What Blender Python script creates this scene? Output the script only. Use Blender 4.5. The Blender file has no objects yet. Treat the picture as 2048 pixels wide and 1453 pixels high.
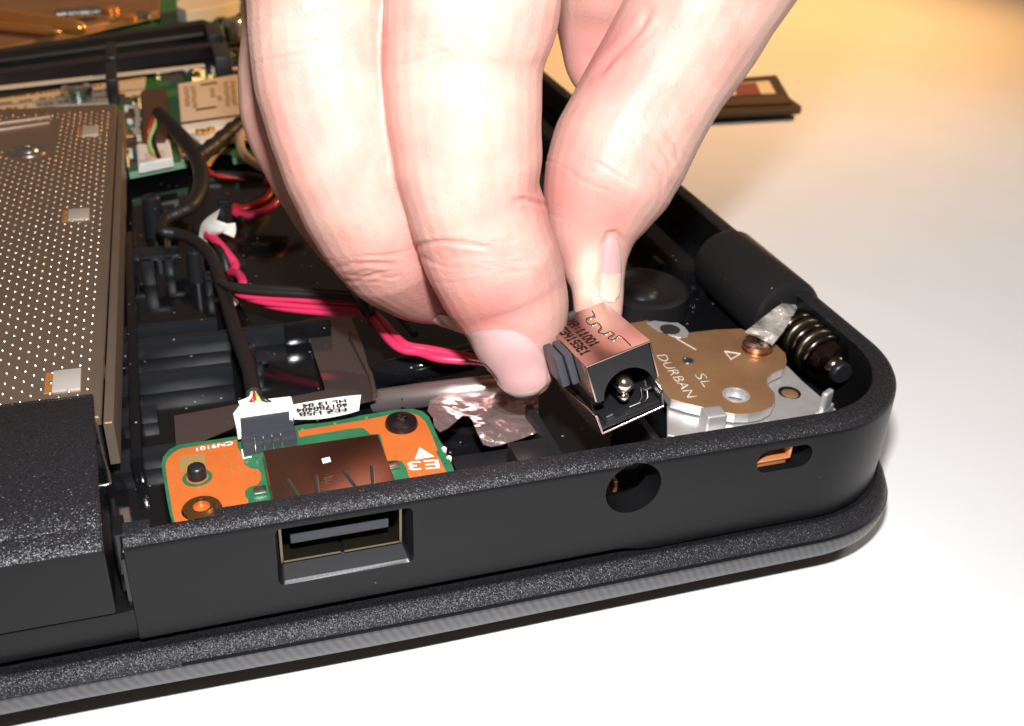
import bpy, bmesh, math, random
import numpy as np
from mathutils import Vector, Matrix
from mathutils.bvhtree import BVHTree

random.seed(7)
rng = np.random.default_rng(7)
SC = bpy.context.scene
SC.unit_settings.system = 'METRIC'
SC.unit_settings.scale_length = 0.01          # one unit is one centimetre
COL = SC.collection

# ------------------------------------------------------------------ camera
F, CX, CY = 2066.0, 1024.0, 726.5             # focal length and centre of the photograph, in its pixels
R = np.array([[0.948490872857172, -0.12109687243432689, 0.2927466679456219],
              [-0.3127231686615012, -0.505733060079859, 0.804013862893279],
              [0.050688104018103905, -0.8541484762199639, -0.5175529892505343]])
CAM = np.array([0.0, -8.5, 9.3])
right, down, fwd = Vector(R[:, 0]), Vector(R[:, 1]), Vector(R[:, 2])
cd = bpy.data.cameras.new('camera')
cd.sensor_width = 36.0
cd.lens = 36.0 * F / 2048.0
cd.clip_start, cd.clip_end = 0.5, 600.0
cam = bpy.data.objects.new('camera', cd)
COL.objects.link(cam)
M = Matrix((right, -down, -fwd)).transposed().to_4x4()
M.translation = Vector(CAM)
cam.matrix_world = M
cd.dof.use_dof = True
cd.dof.focus_distance = 11.6
cd.dof.aperture_fstop = 0.5
SC.camera = cam

# ------------------------------------------------------------------ world, lamps, exposure
w = bpy.data.worlds.new('World')
SC.world = w
w.use_nodes = True
bg = w.node_tree.nodes['Background']
bg.inputs[0].default_value = (0.60, 0.42, 0.31, 1)
bg.inputs[1].default_value = 0.17
SC.view_settings.view_transform = 'Standard'
SC.view_settings.look = 'None'
SC.view_settings.exposure = 0.2
SC.view_settings.gamma = 1.0


def area(name, loc, target, size, power, color, spread=180, sy=None):
    d = bpy.data.lights.new(name, 'AREA')
    d.energy, d.color, d.size = power, color, size
    if sy:
        d.shape = 'RECTANGLE'
        d.size_y = sy
    d.spread = math.radians(spread)
    o = bpy.data.objects.new(name, d)
    COL.objects.link(o)
    o.location = loc
    o.rotation_euler = (Vector(target) - Vector(loc)).to_track_quat('-Z', 'Y').to_euler()
    return o


flash_at = Vector(CAM) - down * 3.2 + right * 0.15
area('camera_flash', flash_at, (4.0, 3.5, 1.5), 0.9, 3500, (0.97, 0.975, 1.0), 170, 0.5)
ld = bpy.data.lights.new('table_lamp', 'SPOT')
ld.energy, ld.color, ld.spot_size, ld.spot_blend, ld.shadow_soft_size = 360000, (1.0, 0.52, 0.18), math.radians(38), 1.0, 4.0
lo = bpy.data.objects.new('table_lamp', ld)
COL.objects.link(lo)
lo.location = (70, 34, 40)
lo.rotation_euler = (Vector((12, 30, 0)) - lo.location).to_track_quat('-Z', 'Y').to_euler()

cl = bpy.data.lights.new('table_fill', 'SPOT')  # added fill spot without a known source, brightens the table at right
cl.energy, cl.color, cl.spot_size, cl.spot_blend, cl.shadow_soft_size = 62000, (1.0, 0.95, 0.88), math.radians(34), 1.0, 5.0
co_ = bpy.data.objects.new('table_fill', cl)
COL.objects.link(co_)
co_.location = (46, -4, 48)
co_.rotation_euler = (Vector((21, 7, 0)) - co_.location).to_track_quat('-Z', 'Y').to_euler()

SC.cycles.use_denoising = True
SC.cycles.max_bounces = 8
SC.cycles.caustics_reflective = False
SC.cycles.caustics_refractive = False
SC.cycles.sample_clamp_indirect = 6.0

# ------------------------------------------------------------------ helpers


def ray(px, py):
    return R @ np.array([(px - CX) / F, (py - CY) / F, 1.0])


def at(px, py, z):
    """where the sight line through a point of the photograph meets the level z"""
    d = ray(px, py)
    return Vector(CAM + d * (z - CAM[2]) / d[2])


def deep(px, py, depth):
    return Vector(CAM + ray(px, py) * depth)


ORI = {}


def thing(name, label, cat, loc, group=None):
    o = bpy.data.objects.new(name, None)
    COL.objects.link(o)
    o.location = loc
    o.empty_display_size = 0.1
    o['label'] = label
    o['category'] = cat
    if group:
        o['group'] = group
    ORI[o] = Vector(loc)
    return o


def tag(o, label=None, cat=None, group=None, kind=None):
    for k, v in (('label', label), ('category', cat), ('group', group), ('kind', kind)):
        if v:
            o[k] = v
    return o


def obj(name, bm, m, parent=None, smooth=None, kind=None):
    me = bpy.data.meshes.new(name)
    off = ORI.get(parent, Vector((0, 0, 0)))
    bmesh.ops.recalc_face_normals(bm, faces=bm.faces)
    for v in bm.verts:
        v.co -= off
    bm.to_mesh(me)
    bm.free()
    o = bpy.data.objects.new(name, me)
    COL.objects.link(o)
    for mm in (m if isinstance(m, (list, tuple)) else [m]):
        me.materials.append(mm)
    if parent:
        o.parent = parent
        ORI[o] = off
    if smooth is not None:
        me.shade_smooth()
        if smooth < 180:
            me.set_sharp_from_angle(angle=math.radians(smooth))
    if kind:
        o['kind'] = kind
    return o


def NB():
    return bmesh.new()


def add_box(bm, x0, x1, y0, y1, z0, z1, bev=0.0, seg=2, mat=None):
    t = bmesh.new()
    vs = [t.verts.new((x, y, z)) for x in (x0, x1) for y in (y0, y1) for z in (z0, z1)]
    for f in ((0, 1, 3, 2), (4, 6, 7, 5), (0, 4, 5, 1), (2, 3, 7, 6), (0, 2, 6, 4), (1, 5, 7, 3)):
        t.faces.new([vs[i] for i in f])
    bmesh.ops.recalc_face_normals(t, faces=t.faces)
    if bev:
        bmesh.ops.bevel(t, geom=t.edges[:], offset=bev, segments=seg, affect='EDGES', profile=0.6)
    if mat is not None:
        t.transform(mat)
    merge(bm, t)
    return bm


def merge(bm, t):
    me = bpy.data.meshes.new('tmp')
    t.to_mesh(me)
    t.free()
    bm.from_mesh(me)
    bpy.data.meshes.remove(me)


def add_prism(bm, pts, h, bev=0.0, seg=2):
    """pts: the top outline (Vectors, level or not); h: thickness downward"""
    t = bmesh.new()
    top = [t.verts.new(p) for p in pts]
    bot = [t.verts.new(Vector(p) - Vector((0, 0, h))) for p in pts]
    n = len(pts)
    ft = t.faces.new(top)
    t.faces.new(bot[::-1])
    for i in range(n):
        t.faces.new((top[i], bot[i], bot[(i + 1) % n], top[(i + 1) % n]))
    bmesh.ops.recalc_face_normals(t, faces=t.faces)
    if bev:
        bmesh.ops.bevel(t, geom=list(ft.edges), offset=bev, segments=seg, affect='EDGES')
    bmesh.ops.triangulate(t, faces=[f for f in t.faces if len(f.verts) > 4])
    merge(bm, t)
    return bm


def px_prism(pp, z, h, bev=0.0):
    return add_prism(NB(), [at(a, b, z) for a, b in pp], h, bev)


def catmull(pts, n=6):
    P = [Vector(p) for p in pts]
    out = []
    for i in range(len(P) - 1):
        p0, p1, p2, p3 = P[max(i - 1, 0)], P[i], P[i + 1], P[min(i + 2, len(P) - 1)]
        for k in range(n):
            t = k / n
            out.append(0.5 * ((2 * p1) + (p2 - p0) * t + (2 * p0 - 5 * p1 + 4 * p2 - p3) * t * t + (3 * p1 - p0 - 3 * p2 + p3) * t ** 3))
    out.append(P[-1])
    return out


def add_tube(bm, pts, r, seg=10, cap=True, rfun=None):
    pts = [Vector(p) for p in pts]
    rings = []
    T0 = (pts[1] - pts[0]).normalized()
    N = T0.orthogonal().normalized()
    for i, p in enumerate(pts):
        T = (pts[min(i + 1, len(pts) - 1)] - pts[max(i - 1, 0)]).normalized()
        N = (N - T * N.dot(T)).normalized()
        B = T.cross(N)
        rr = rfun(i / (len(pts) - 1)) * r if rfun else r
        rings.append([bm.verts.new(p + (N * math.cos(2 * math.pi * k / seg) + B * math.sin(2 * math.pi * k / seg)) * rr) for k in range(seg)])
    for a, b in zip(rings, rings[1:]):
        for k in range(seg):
            bm.faces.new((a[k], a[(k + 1) % seg], b[(k + 1) % seg], b[k]))
    if cap:
        bm.faces.new(rings[0][::-1])
        bm.faces.new(rings[-1])
    return bm


def add_lathe(bm, prof, base, axis=(0, 0, 1), seg=32, cap=True):
    """prof: (radius, height) pairs along the axis from base"""
    A = Vector(axis).normalized()
    N = A.orthogonal().normalized()
    B = A.cross(N)
    base = Vector(base)
    rings = []
    for r, h in prof:
        r = max(r, 1e-4)
        rings.append([bm.verts.new(base + A * h + (N * math.cos(2 * math.pi * k / seg) + B * math.sin(2 * math.pi * k / seg)) * r) for k in range(seg)])
    for a, b in zip(rings, rings[1:]):
        for k in range(seg):
            bm.faces.new((a[k], a[(k + 1) % seg], b[(k + 1) % seg], b[k]))
    if cap:
        bm.faces.new(rings[0][::-1])
        bm.faces.new(rings[-1])
    return bm


def text_bm(body, p0, p1, up, h, depth=0.004, lift=0.004, spacing=1.0, shear=0.0, bold=0.0):
    """flat lettering whose baseline runs from p0 to p1; h is its capital height"""
    cu = bpy.data.curves.new('t', 'FONT')
    cu.body = body
    cu.size = 1.0
    cu.space_character = spacing
    cu.shear = shear
    cu.offset = bold
    cu.resolution_u = 3
    o = bpy.data.objects.new('t', cu)
    COL.objects.link(o)
    dg = bpy.context.evaluated_depsgraph_get()
    me = bpy.data.meshes.new_from_object(o.evaluated_get(dg))
    bpy.data.objects.remove(o)
    bpy.data.curves.remove(cu)
    xs = [v.co.x for v in me.vertices]
    x0, x1 = min(xs), max(xs)
    p0, p1, up = Vector(p0), Vector(p1), Vector(up).normalized()
    d = p1 - p0
    e = d.normalized()
    up = (up - e * up.dot(e)).normalized()
    n = e.cross(up)
    bm = NB()
    bm.from_mesh(me)
    bpy.data.meshes.remove(me)
    for v in bm.verts:
        v.co = p0 + d * ((v.co.x - x0) / (x1 - x0)) + up * (v.co.y / 0.70 * h) + n * lift
    r = bmesh.ops.extrude_face_region(bm, geom=bm.faces[:])
    for g in r['geom']:
        if isinstance(g, bmesh.types.BMVert):
            g.co += n * depth
    return bm


def px_text(body, a, b, z, h, **k):
    p0, p1 = at(a[0], a[1], z), at(b[0], b[1], z)
    return text_bm(body, p0, p1, Vector((0, 0, 1)).cross(p1 - p0), h, **k)


def boolean(o, cutters):
    for c in cutters:
        md = o.modifiers.new('cut', 'BOOLEAN')
        md.operation = 'DIFFERENCE'
        md.solver = 'EXACT'
        md.object = c
    dg = bpy.context.evaluated_depsgraph_get()
    me = bpy.data.meshes.new_from_object(o.evaluated_get(dg))
    old = o.data
    o.modifiers.clear()
    o.data = me
    me.name = old.name
    bpy.data.meshes.remove(old)
    for c in cutters:
        d = c.data
        bpy.data.objects.remove(c)
        bpy.data.meshes.remove(d)


# ------------------------------------------------------------------ materials


def mat(name, col, rough=0.5, metal=0.0, spec=0.5, bump=None, var=None, dust=None, sss=None, coat=0.0, rvar=None, aniso=0.0):
    m = bpy.data.materials.new(name)
    m.use_nodes = True
    nt = m.node_tree
    b = nt.nodes['Principled BSDF']
    b.inputs['Base Color'].default_value = (*col, 1)
    b.inputs['Roughness'].default_value = rough
    b.inputs['Metallic'].default_value = metal
    b.inputs['Specular IOR Level'].default_value = spec
    b.inputs['Coat Weight'].default_value = coat
    b.inputs['Coat Roughness'].default_value = 0.08
    tc = nt.nodes.new('ShaderNodeTexCoord')

    def noise(scale, detail=3):
        n = nt.nodes.new('ShaderNodeTexNoise')
        n.inputs['Scale'].default_value = scale
        n.inputs['Detail'].default_value = detail
        nt.links.new(tc.outputs['Object'], n.inputs['Vector'])
        return n

    colsock = None
    if var:                                            # (other colour, scale, amount)
        n = noise(var[1], 4)
        r = nt.nodes.new('ShaderNodeMapRange')
        r.inputs[1].default_value, r.inputs[2].default_value = 0.35, 0.65
        r.inputs[4].default_value = var[2]
        nt.links.new(n.outputs[0], r.inputs[0])
        x = nt.nodes.new('ShaderNodeMix')
        x.data_type = 'RGBA'
        x.inputs[6].default_value = (*col, 1)
        x.inputs[7].default_value = (*var[0], 1)
        nt.links.new(r.outputs[0], x.inputs[0])
        colsock = x.outputs[2]
    if dust:                                           # (scale, radius, colour): scattered specks of dust
        v = nt.nodes.new('ShaderNodeTexVoronoi')
        v.inputs['Scale'].default_value = dust[0]
        nt.links.new(tc.outputs['Object'], v.inputs['Vector'])
        sp = nt.nodes.new('ShaderNodeSeparateColor')
        nt.links.new(v.outputs['Color'], sp.inputs[0])
        th = nt.nodes.new('ShaderNodeMath')
        th.operation = 'MULTIPLY'
        th.inputs[1].default_value = dust[1]
        nt.links.new(sp.outputs[0], th.inputs[0])
        lt = nt.nodes.new('ShaderNodeMath')
        lt.operation = 'LESS_THAN'
        nt.links.new(v.outputs['Distance'], lt.inputs[0])
        nt.links.new(th.outputs[0], lt.inputs[1])
        x = nt.nodes.new('ShaderNodeMix')
        x.data_type = 'RGBA'
        x.inputs[6].default_value = (*col, 1)
        if colsock:
            nt.links.new(colsock, x.inputs[6])
        x.inputs[7].default_value = (*dust[2], 1)
        nt.links.new(lt.outputs[0], x.inputs[0])
        colsock = x.outputs[2]
    if colsock:
        nt.links.new(colsock, b.inputs['Base Color'])
    if rvar:                                           # (scale, low, high)
        n = noise(rvar[0], 4)
        r = nt.nodes.new('ShaderNodeMapRange')
        r.inputs[1].default_value, r.inputs[2].default_value = 0.3, 0.7
        r.inputs[3].default_value, r.inputs[4].default_value = rvar[1], rvar[2]
        nt.links.new(n.outputs[0], r.inputs[0])
        nt.links.new(r.outputs[0], b.inputs['Roughness'])
    if bump:                                           # list of (scale, strength, distance)
        prev = None
        for sc, st, di in bump:
            n = noise(sc, 2)
            bp = nt.nodes.new('ShaderNodeBump')
            bp.inputs['Strength'].default_value = st
            bp.inputs['Distance'].default_value = di
            nt.links.new(n.outputs[0], bp.inputs['Height'])
            if prev:
                nt.links.new(prev.outputs[0], bp.inputs['Normal'])
            prev = bp
        nt.links.new(prev.outputs[0], b.inputs['Normal'])
    if sss:                                            # (weight, scale, radius)
        b.inputs['Subsurface Weight'].default_value = sss[0]
        b.inputs['Subsurface Scale'].default_value = sss[1]
        b.inputs['Subsurface Radius'].default_value = sss[2]
    return m


m_table = mat('white_table', (0.80, 0.80, 0.80), 0.55, spec=0.3, bump=[(1.6, 0.05, 0.05)], var=((0.77, 0.765, 0.76), 0.35, 0.6))
m_wall = mat('satin_black_plastic', (0.0045, 0.0045, 0.005), 0.33, spec=0.24, bump=[(30, 0.06, 0.01)], dust=(3.0, 0.03, (0.25, 0.25, 0.24)))
m_grain = mat('grained_black_plastic', (0.013, 0.013, 0.015), 0.36, spec=0.38, bump=[(60, 0.5, 0.02)])
m_bezel = mat('coarse_grained_black_plastic', (0.013, 0.013, 0.015), 0.36, spec=0.5, bump=[(50, 0.5, 0.02)])
m_inner = mat('glossy_black_plastic', (0.006, 0.006, 0.007), 0.12, spec=0.5, bump=[(2, 0.03, 0.05)], dust=(6.5, 0.105, (0.34, 0.33, 0.30)), rvar=(1.5, 0.06, 0.15))
m_recess = mat('recess_black_plastic', (0.005, 0.005, 0.0055), 0.5, spec=0.10)
m_bracket = mat('orange_lock_bracket', (0.62, 0.24, 0.09), 0.4, 0.35)
m_rib = mat('tray_black_plastic', (0.012, 0.013, 0.015), 0.36, bump=[(9, 0.08, 0.02)], dust=(4.5, 0.07, (0.25, 0.24, 0.22)))
m_black = mat('dull_black_plastic', (0.012, 0.012, 0.013), 0.35, bump=[(25, 0.05, 0.01)], dust=(5.0, 0.06, (0.25, 0.24, 0.22)))
m_trim = mat('grey_trim', (0.16, 0.16, 0.165), 0.38, metal=0.35)
m_steel = mat('bright_steel', (0.62, 0.61, 0.60), 0.28, 1.0, bump=[(18, 0.04, 0.01)], rvar=(9, 0.2, 0.38))
m_zinc = mat('zinc_plate', (0.70, 0.69, 0.68), 0.45, 0.75, bump=[(22, 0.08, 0.01)], var=((0.55, 0.53, 0.50), 4, 0.5))
m_bronze = mat('bronze_plate', (0.54, 0.31, 0.15), 0.42, 0.72, bump=[(60, 0.08, 0.006)], var=((0.42, 0.22, 0.11), 1.3, 0.8), dust=(7, 0.05, (0.8, 0.7, 0.6)))
m_nickel = mat('nickel_shell', (0.56, 0.33, 0.235), 0.27, 1.0, bump=[(14, 0.02, 0.01)], var=((0.48, 0.27, 0.18), 1.2, 0.7))
m_shellin = mat('dark_gilt_steel', (0.17, 0.14, 0.095), 0.33, 1.0)
m_jackshell = mat('jack_shell_steel', (0.64, 0.475, 0.42), 0.24, 1.0, bump=[(24, 0.03, 0.008)])
m_drive = mat('drive_cover_steel', (0.44, 0.335, 0.25), 0.42, 0.85, bump=[(50, 0.05, 0.006)], var=((0.40, 0.30, 0.22), 2, 0.7))
m_chrome = mat('polished_pin', (0.80, 0.76, 0.66), 0.14, 1.0, bump=[(8, 0.1, 0.02)])
m_darkmetal = mat('dark_screw_steel', (0.06, 0.055, 0.052), 0.28, 0.9, bump=[(30, 0.1, 0.01)])
m_gold = mat('gold_contact', (0.85, 0.55, 0.22), 0.22, 1.0)
m_copper = mat('copper', (0.90, 0.40, 0.11), 0.25, 0.7, bump=[(6, 0.1, 0.03)])
m_sink = mat('copper_heat_sink', (0.58, 0.36, 0.20), 0.45, 0.8, var=((0.45, 0.27, 0.15), 1.0, 0.7))
m_green = mat('green_board', (0.020, 0.115, 0.052), 0.35, bump=[(16, 0.12, 0.01)], var=((0.028, 0.15, 0.065), 5, 0.8))
m_mobo = mat('green_motherboard', (0.020, 0.16, 0.05), 0.35, bump=[(10, 0.2, 0.02)], var=((0.06, 0.18, 0.06), 3.2, 0.9))
m_edge = mat('board_edge', (0.22, 0.42, 0.26), 0.5)
m_orange = mat('orange_copper_mask', (0.50, 0.120, 0.024), 0.36, bump=[(30, 0.05, 0.005)], var=((0.44, 0.10, 0.020), 4, 0.6))
m_patch = mat('olive_print', (0.27, 0.18, 0.06), 0.45)
m_white = mat('white_plastic', (0.80, 0.79, 0.76), 0.4, bump=[(10, 0.03, 0.01)])
m_tab = mat('pale_steel_tab', (0.55, 0.50, 0.44), 0.45, 0.3, bump=[(10, 0.1, 0.02)])
m_tongue = mat('port_tongue', (0.022, 0.024, 0.03), 0.45)
m_ink = mat('white_ink', (0.85, 0.85, 0.82), 0.5)
m_etch = mat('etched_line', (0.74, 0.66, 0.56), 0.5, bump=[(60, 0.3, 0.01)])
m_blackink = mat('black_ink', (0.02, 0.018, 0.016), 0.5)
m_brownink = mat('brown_dot_ink', (0.022, 0.006, 0.005), 0.7, spec=0.1)
m_paper = mat('white_paper', (0.78, 0.76, 0.70), 0.55, bump=[(12, 0.05, 0.01)])
m_cream = mat('cream_label', (0.72, 0.60, 0.46), 0.5, var=((0.66, 0.54, 0.40), 1.5, 0.6))
m_conn = mat('slate_connector', (0.040, 0.043, 0.052), 0.40, bump=[(25, 0.06, 0.01)])
m_knob = mat('slate_knob', (0.035, 0.038, 0.046), 0.42, bump=[(18, 0.1, 0.015)])
m_pin = mat('tin_pin', (0.80, 0.77, 0.72), 0.25, 1.0)
m_pink = mat('pink_wire', (0.62, 0.030, 0.10), 0.33, spec=0.5, coat=0.15)
m_red = mat('red_wire', (0.45, 0.02, 0.014), 0.35)
m_blackwire = mat('black_wire', (0.018, 0.015, 0.013), 0.38)
m_sleeve = mat('black_sleeve', (0.013, 0.010, 0.010), 0.45, bump=[(28, 0.35, 0.02)])
m_cream_wire = mat('cream_wire', (0.75, 0.55, 0.38), 0.4)
m_orangewire = mat('orange_wire', (0.62, 0.26, 0.05), 0.4)
m_greenwire = mat('yellow_green_wire', (0.42, 0.55, 0.16), 0.4)
m_tape = mat('clear_brown_tape', (0.20, 0.145, 0.13), 0.07, 0.75, spec=0.8, bump=[(1.0, 0.05, 0.08)], dust=(5, 0.05, (0.6, 0.55, 0.5)))
m_foil = mat('foil_tape', (0.66, 0.50, 0.48), 0.20, 0.85, bump=[(2.2, 0.9, 0.14), (6, 0.3, 0.04)])
m_ridge = mat('smooth_foil', (0.70, 0.58, 0.55), 0.30, 0.9, bump=[(0.9, 0.25, 0.1)])
m_seam = mat('brown_adhesive', (0.06, 0.04, 0.028), 0.5, bump=[(14, 0.6, 0.03)], dust=(16, 0.2, (0.3, 0.22, 0.13)))
m_film = mat('crumpled_clear_film', (0.55, 0.50, 0.45), 0.12, 0.35, spec=1.0, bump=[(4, 0.8, 0.1)])
m_gunmetal = mat('gunmetal_barrel', (0.115, 0.092, 0.078), 0.22, 1.0, bump=[(20, 0.05, 0.01)])
m_rubber = mat('speaker_rubber', (0.010, 0.010, 0.011), 0.42)
m_chip = mat('brown_black_chip', (0.075, 0.040, 0.022), 0.45)
m_slotbar = mat('slot_black_plastic', (0.016, 0.015, 0.018), 0.33, spec=0.5)
m_cap = mat('capacitor_can', (0.62, 0.64, 0.68), 0.3, 0.9)
m_rambody = mat('module_board', (0.035, 0.022, 0.012), 0.5)
m_ramlabel = mat('module_label', (0.72, 0.62, 0.50), 0.5)
m_ramred = mat('module_red_print', (0.22, 0.06, 0.05), 0.5)

# moulded grain: tiny facets that each tilt their own way and catch the light
for m_, sc_, k_ in ((m_grain, 76, 0.7), (m_bezel, 64, 0.7)):
    nt = m_.node_tree
    b = nt.nodes['Principled BSDF']
    tc = nt.nodes.new('ShaderNodeTexCoord')
    vo = nt.nodes.new('ShaderNodeTexVoronoi')
    vo.inputs['Scale'].default_value = sc_
    nt.links.new(tc.outputs['Object'], vo.inputs['Vector'])
    sb = nt.nodes.new('ShaderNodeVectorMath')
    sb.operation = 'SUBTRACT'
    sb.inputs[1].default_value = (0.5, 0.5, 0.5)
    nt.links.new(vo.outputs['Color'], sb.inputs[0])
    ml = nt.nodes.new('ShaderNodeVectorMath')
    ml.operation = 'SCALE'
    ml.inputs['Scale'].default_value = k_
    nt.links.new(sb.outputs[0], ml.inputs[0])
    old = b.inputs['Normal'].links[0].from_socket
    ad = nt.nodes.new('ShaderNodeVectorMath')
    ad.operation = 'ADD'
    nt.links.new(old, ad.inputs[0])
    nt.links.new(ml.outputs[0], ad.inputs[1])
    nz = nt.nodes.new('ShaderNodeVectorMath')
    nz.operation = 'NORMALIZE'
    nt.links.new(ad.outputs[0], nz.inputs[0])
    nt.links.new(nz.outputs[0], b.inputs['Normal'])

# striped trim: fine slanted lines pressed into the grey strip
nt = m_trim.node_tree
b = nt.nodes['Principled BSDF']
tc = nt.nodes.new('ShaderNodeTexCoord')
wv = nt.nodes.new('ShaderNodeTexWave')
mp = nt.nodes.new('ShaderNodeMapping')
mp.inputs['Rotation'].default_value = (0, math.radians(28), 0)
wv.inputs['Scale'].default_value = 3.4
wv.inputs['Distortion'].default_value = 0.25
wv.inputs['Detail'].default_value = 1
nt.links.new(tc.outputs['Object'], mp.inputs['Vector'])
nt.links.new(mp.outputs[0], wv.inputs['Vector'])
cr = nt.nodes.new('ShaderNodeMix')
cr.data_type = 'RGBA'
cr.inputs[6].default_value = (0.075, 0.075, 0.078, 1)
cr.inputs[7].default_value = (0.105, 0.105, 0.108, 1)
nt.links.new(wv.outputs[0], cr.inputs[0])
nt.links.new(cr.outputs[2], b.inputs['Base Color'])
bp = nt.nodes.new('ShaderNodeBump')
bp.inputs['Strength'].default_value = 0.15
bp.inputs['Distance'].default_value = 0.01
nt.links.new(wv.outputs[0], bp.inputs['Height'])
nt.links.new(bp.outputs[0], b.inputs['Normal'])

# ------------------------------------------------------------------ table
bm = NB()
add_box(bm, -60, 75, -30, 78, -2.0, 0.0, 0.15)
tag(obj('table_top', bm, m_table), kind='structure')

# ------------------------------------------------------------------ laptop base
ZR, ZB, ZS = 2.32, 1.95, 2.2                        # rim, small board, port shell top
lap = thing('laptop_base', 'black laptop base lying open, cover off, with USB port and round power hole', 'laptop', (2.0, 6.0, 0.0))
XR, YC, RAD = 9.14, 1.80, 1.80                      # rear edge, end of the corner arc, corner radius


def outline(x_from, y_to=38.0, n=26, step=0.25):
    out = []
    x = x_from
    while x < XR - RAD - 1e-6:
        out.append((x, 0.0, 0.0, -1.0))
        x += step
    for k in range(n + 1):
        a = -math.pi / 2 + math.pi / 2 * k / n
        out.append((XR - RAD + RAD * math.cos(a), RAD + RAD * math.sin(a), math.cos(a), math.sin(a)))
    y = RAD + 0.5
    while y < y_to:
        out.append((XR, y, 1.0, 0.0))
        y += 1.5
    return out


def sweep(path, prof, closed=True):
    """prof(x, y) -> list of (offset outward, z)"""
    bm = NB()
    rings = []
    for (x, y, nx, ny) in path:
        rings.append([bm.verts.new((x + nx * o, y + ny * o, z)) for o, z in prof(x, y)])
    m = len(rings[0])
    for a, c in zip(rings, rings[1:]):
        for k in range(m if closed else m - 1):
            bm.faces.new((a[k], a[(k + 1) % m], c[(k + 1) % m], c[k]))
    if closed:
        bm.faces.new(rings[0][::-1])
        bm.faces.new(rings[-1])
    return bm


def sstep(a, b, t):
    t = min(max((t - a) / (b - a), 0), 1)
    return t * t * (3 - 2 * t)


def wall_prof(x, y):
    zb = 1.01 - 0.09 * (sstep(4.55, 5.05, x) if y < 0.01 else 1.0)
    th = 0.33
    return [(0.02, zb), (0.02, zb + 0.02), (0.012, 1.6), (0.0, 2.17), (-0.008, 2.235), (-0.032, 2.275), (-0.08, 2.305), (-0.15, 2.317), (-0.26, ZR), (-th + 0.02, 2.315), (-th, 2.29), (-th, zb + 0.1), (-0.10, zb)]


path = [p for p in outline(-0.88, step=0.1)]
side = obj('side_wall', sweep(path, wall_prof), [m_wall, m_grain, m_recess], lap, 35)


def cutter(bm):
    me = bpy.data.meshes.new('cut')
    bmesh.ops.recalc_face_normals(bm, faces=bm.faces)
    bm.to_mesh(me)
    bm.free()
    o = bpy.data.objects.new('cut', me)
    COL.objects.link(o)
    return o


def rrect(x0, x1, z0, z1, r, n=5):
    out = []
    for cx, cz, a0 in ((x1 - r, z1 - r, 0), (x0 + r, z1 - r, 90), (x0 + r, z0 + r, 180), (x1 - r, z0 + r, 270)):
        for k in range(n + 1):
            a = math.radians(a0 + 90 * k / n)
            out.append((cx + r * math.cos(a), cz + r * math.sin(a)))
    return out


def loft_y(loops):
    """loops: list of (y, [(x, z)...])"""
    bm = NB()
    rings = [[bm.verts.new((x, y, z)) for x, z in l] for y, l in loops]
    n = len(rings[0])
    for a, c in zip(rings, rings[1:]):
        for k in range(n):
            bm.faces.new((a[k], a[(k + 1) % n], c[(k + 1) % n], c[k]))
    bm.faces.new(rings[0][::-1])
    bm.faces.new(rings[-1])
    return bm


SLX, SLZ = 6.70, 1.955                               # lock slot centre
HX, HZ, HR = 4.69, 1.895, 0.352                      # power socket hole
side.matrix_parent_inverse = Matrix()
bpy.context.view_layer.update()
shift = Vector(ORI[side])
c1 = loft_y([(-0.3, rrect(0.58, 2.07, 1.39, 2.16, 0.07)), (-0.02, rrect(0.58, 2.07, 1.39, 2.16, 0.07)), (0.02, rrect(0.60, 2.045, 1.42, 2.15, 0.06)),
             (0.16, rrect(0.63, 1.98, 1.56, 2.145, 0.04)), (0.6, rrect(0.63, 1.98, 1.56, 2.145, 0.04))])
ring = [(HX + math.cos(a) * HR, HZ + math.sin(a) * HR) for a in np.linspace(0, 2 * math.pi, 48, endpoint=False)]
c2 = loft_y([(-0.3, ring), (0.7, ring)])
c3 = loft_y([(-0.3, rrect(SLX - 0.385, SLX + 0.385, SLZ - 0.165, SLZ + 0.165, 0.155, 8)), (0.8, rrect(SLX - 0.385, SLX + 0.385, SLZ - 0.165, SLZ + 0.165, 0.155, 8))])
c4 = add_box(NB(), -0.62, 0.02, 0.17, 0.6, 2.2, 2.6)
cuts = [cutter(c) for c in (c1, c2, c3, c4)]
bpy.context.view_layer.update()
boolean(side, cuts)
me = side.data
for p in me.polygons:                                # the rim is grained, the face below it is smooth
    cz = p.center.z + shift.z
    p.material_index = 1 if (cz > 2.225 and p.normal.z > -0.2) else 0
    cx_, cy_ = p.center.x + shift.x, p.center.y + shift.y
    if (math.hypot(cx_ - HX, cz - HZ) < HR + 0.03 or math.hypot((cx_ - SLX) * 0.5, cz - SLZ) < 0.21) and 0.03 < cy_ < 0.4 and abs(p.normal.y) < 0.5 or (0.55 < cx_ < 2.1 and 1.37 < cz < 2.18 and 0.012 < cy_ < 0.32 and cz < 2.2):
        p.material_index = 2
me.shade_smooth()
me.set_sharp_from_angle(angle=math.radians(35))

# wall below the drive front, on the left
bm = NB()
add_box(bm, -16, -0.883, 0.0, 0.3, 1.01, 1.40, 0.012)
obj('drive_bay_sill', bm, m_wall, lap, 40)
bm = NB()
add_box(bm, -0.99, -0.885, 0.30, 0.62, 1.0, 2.18, 0.01)
add_box(bm, -0.93, -0.885, 0.06, 0.298, 1.42, 2.05, 0.01)
obj('drive_bay_jamb', bm, m_inner, lap, 40)

# lower lip (grained) and the striped deck edge under it
lip_path = outline(-16, step=0.5)


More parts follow.
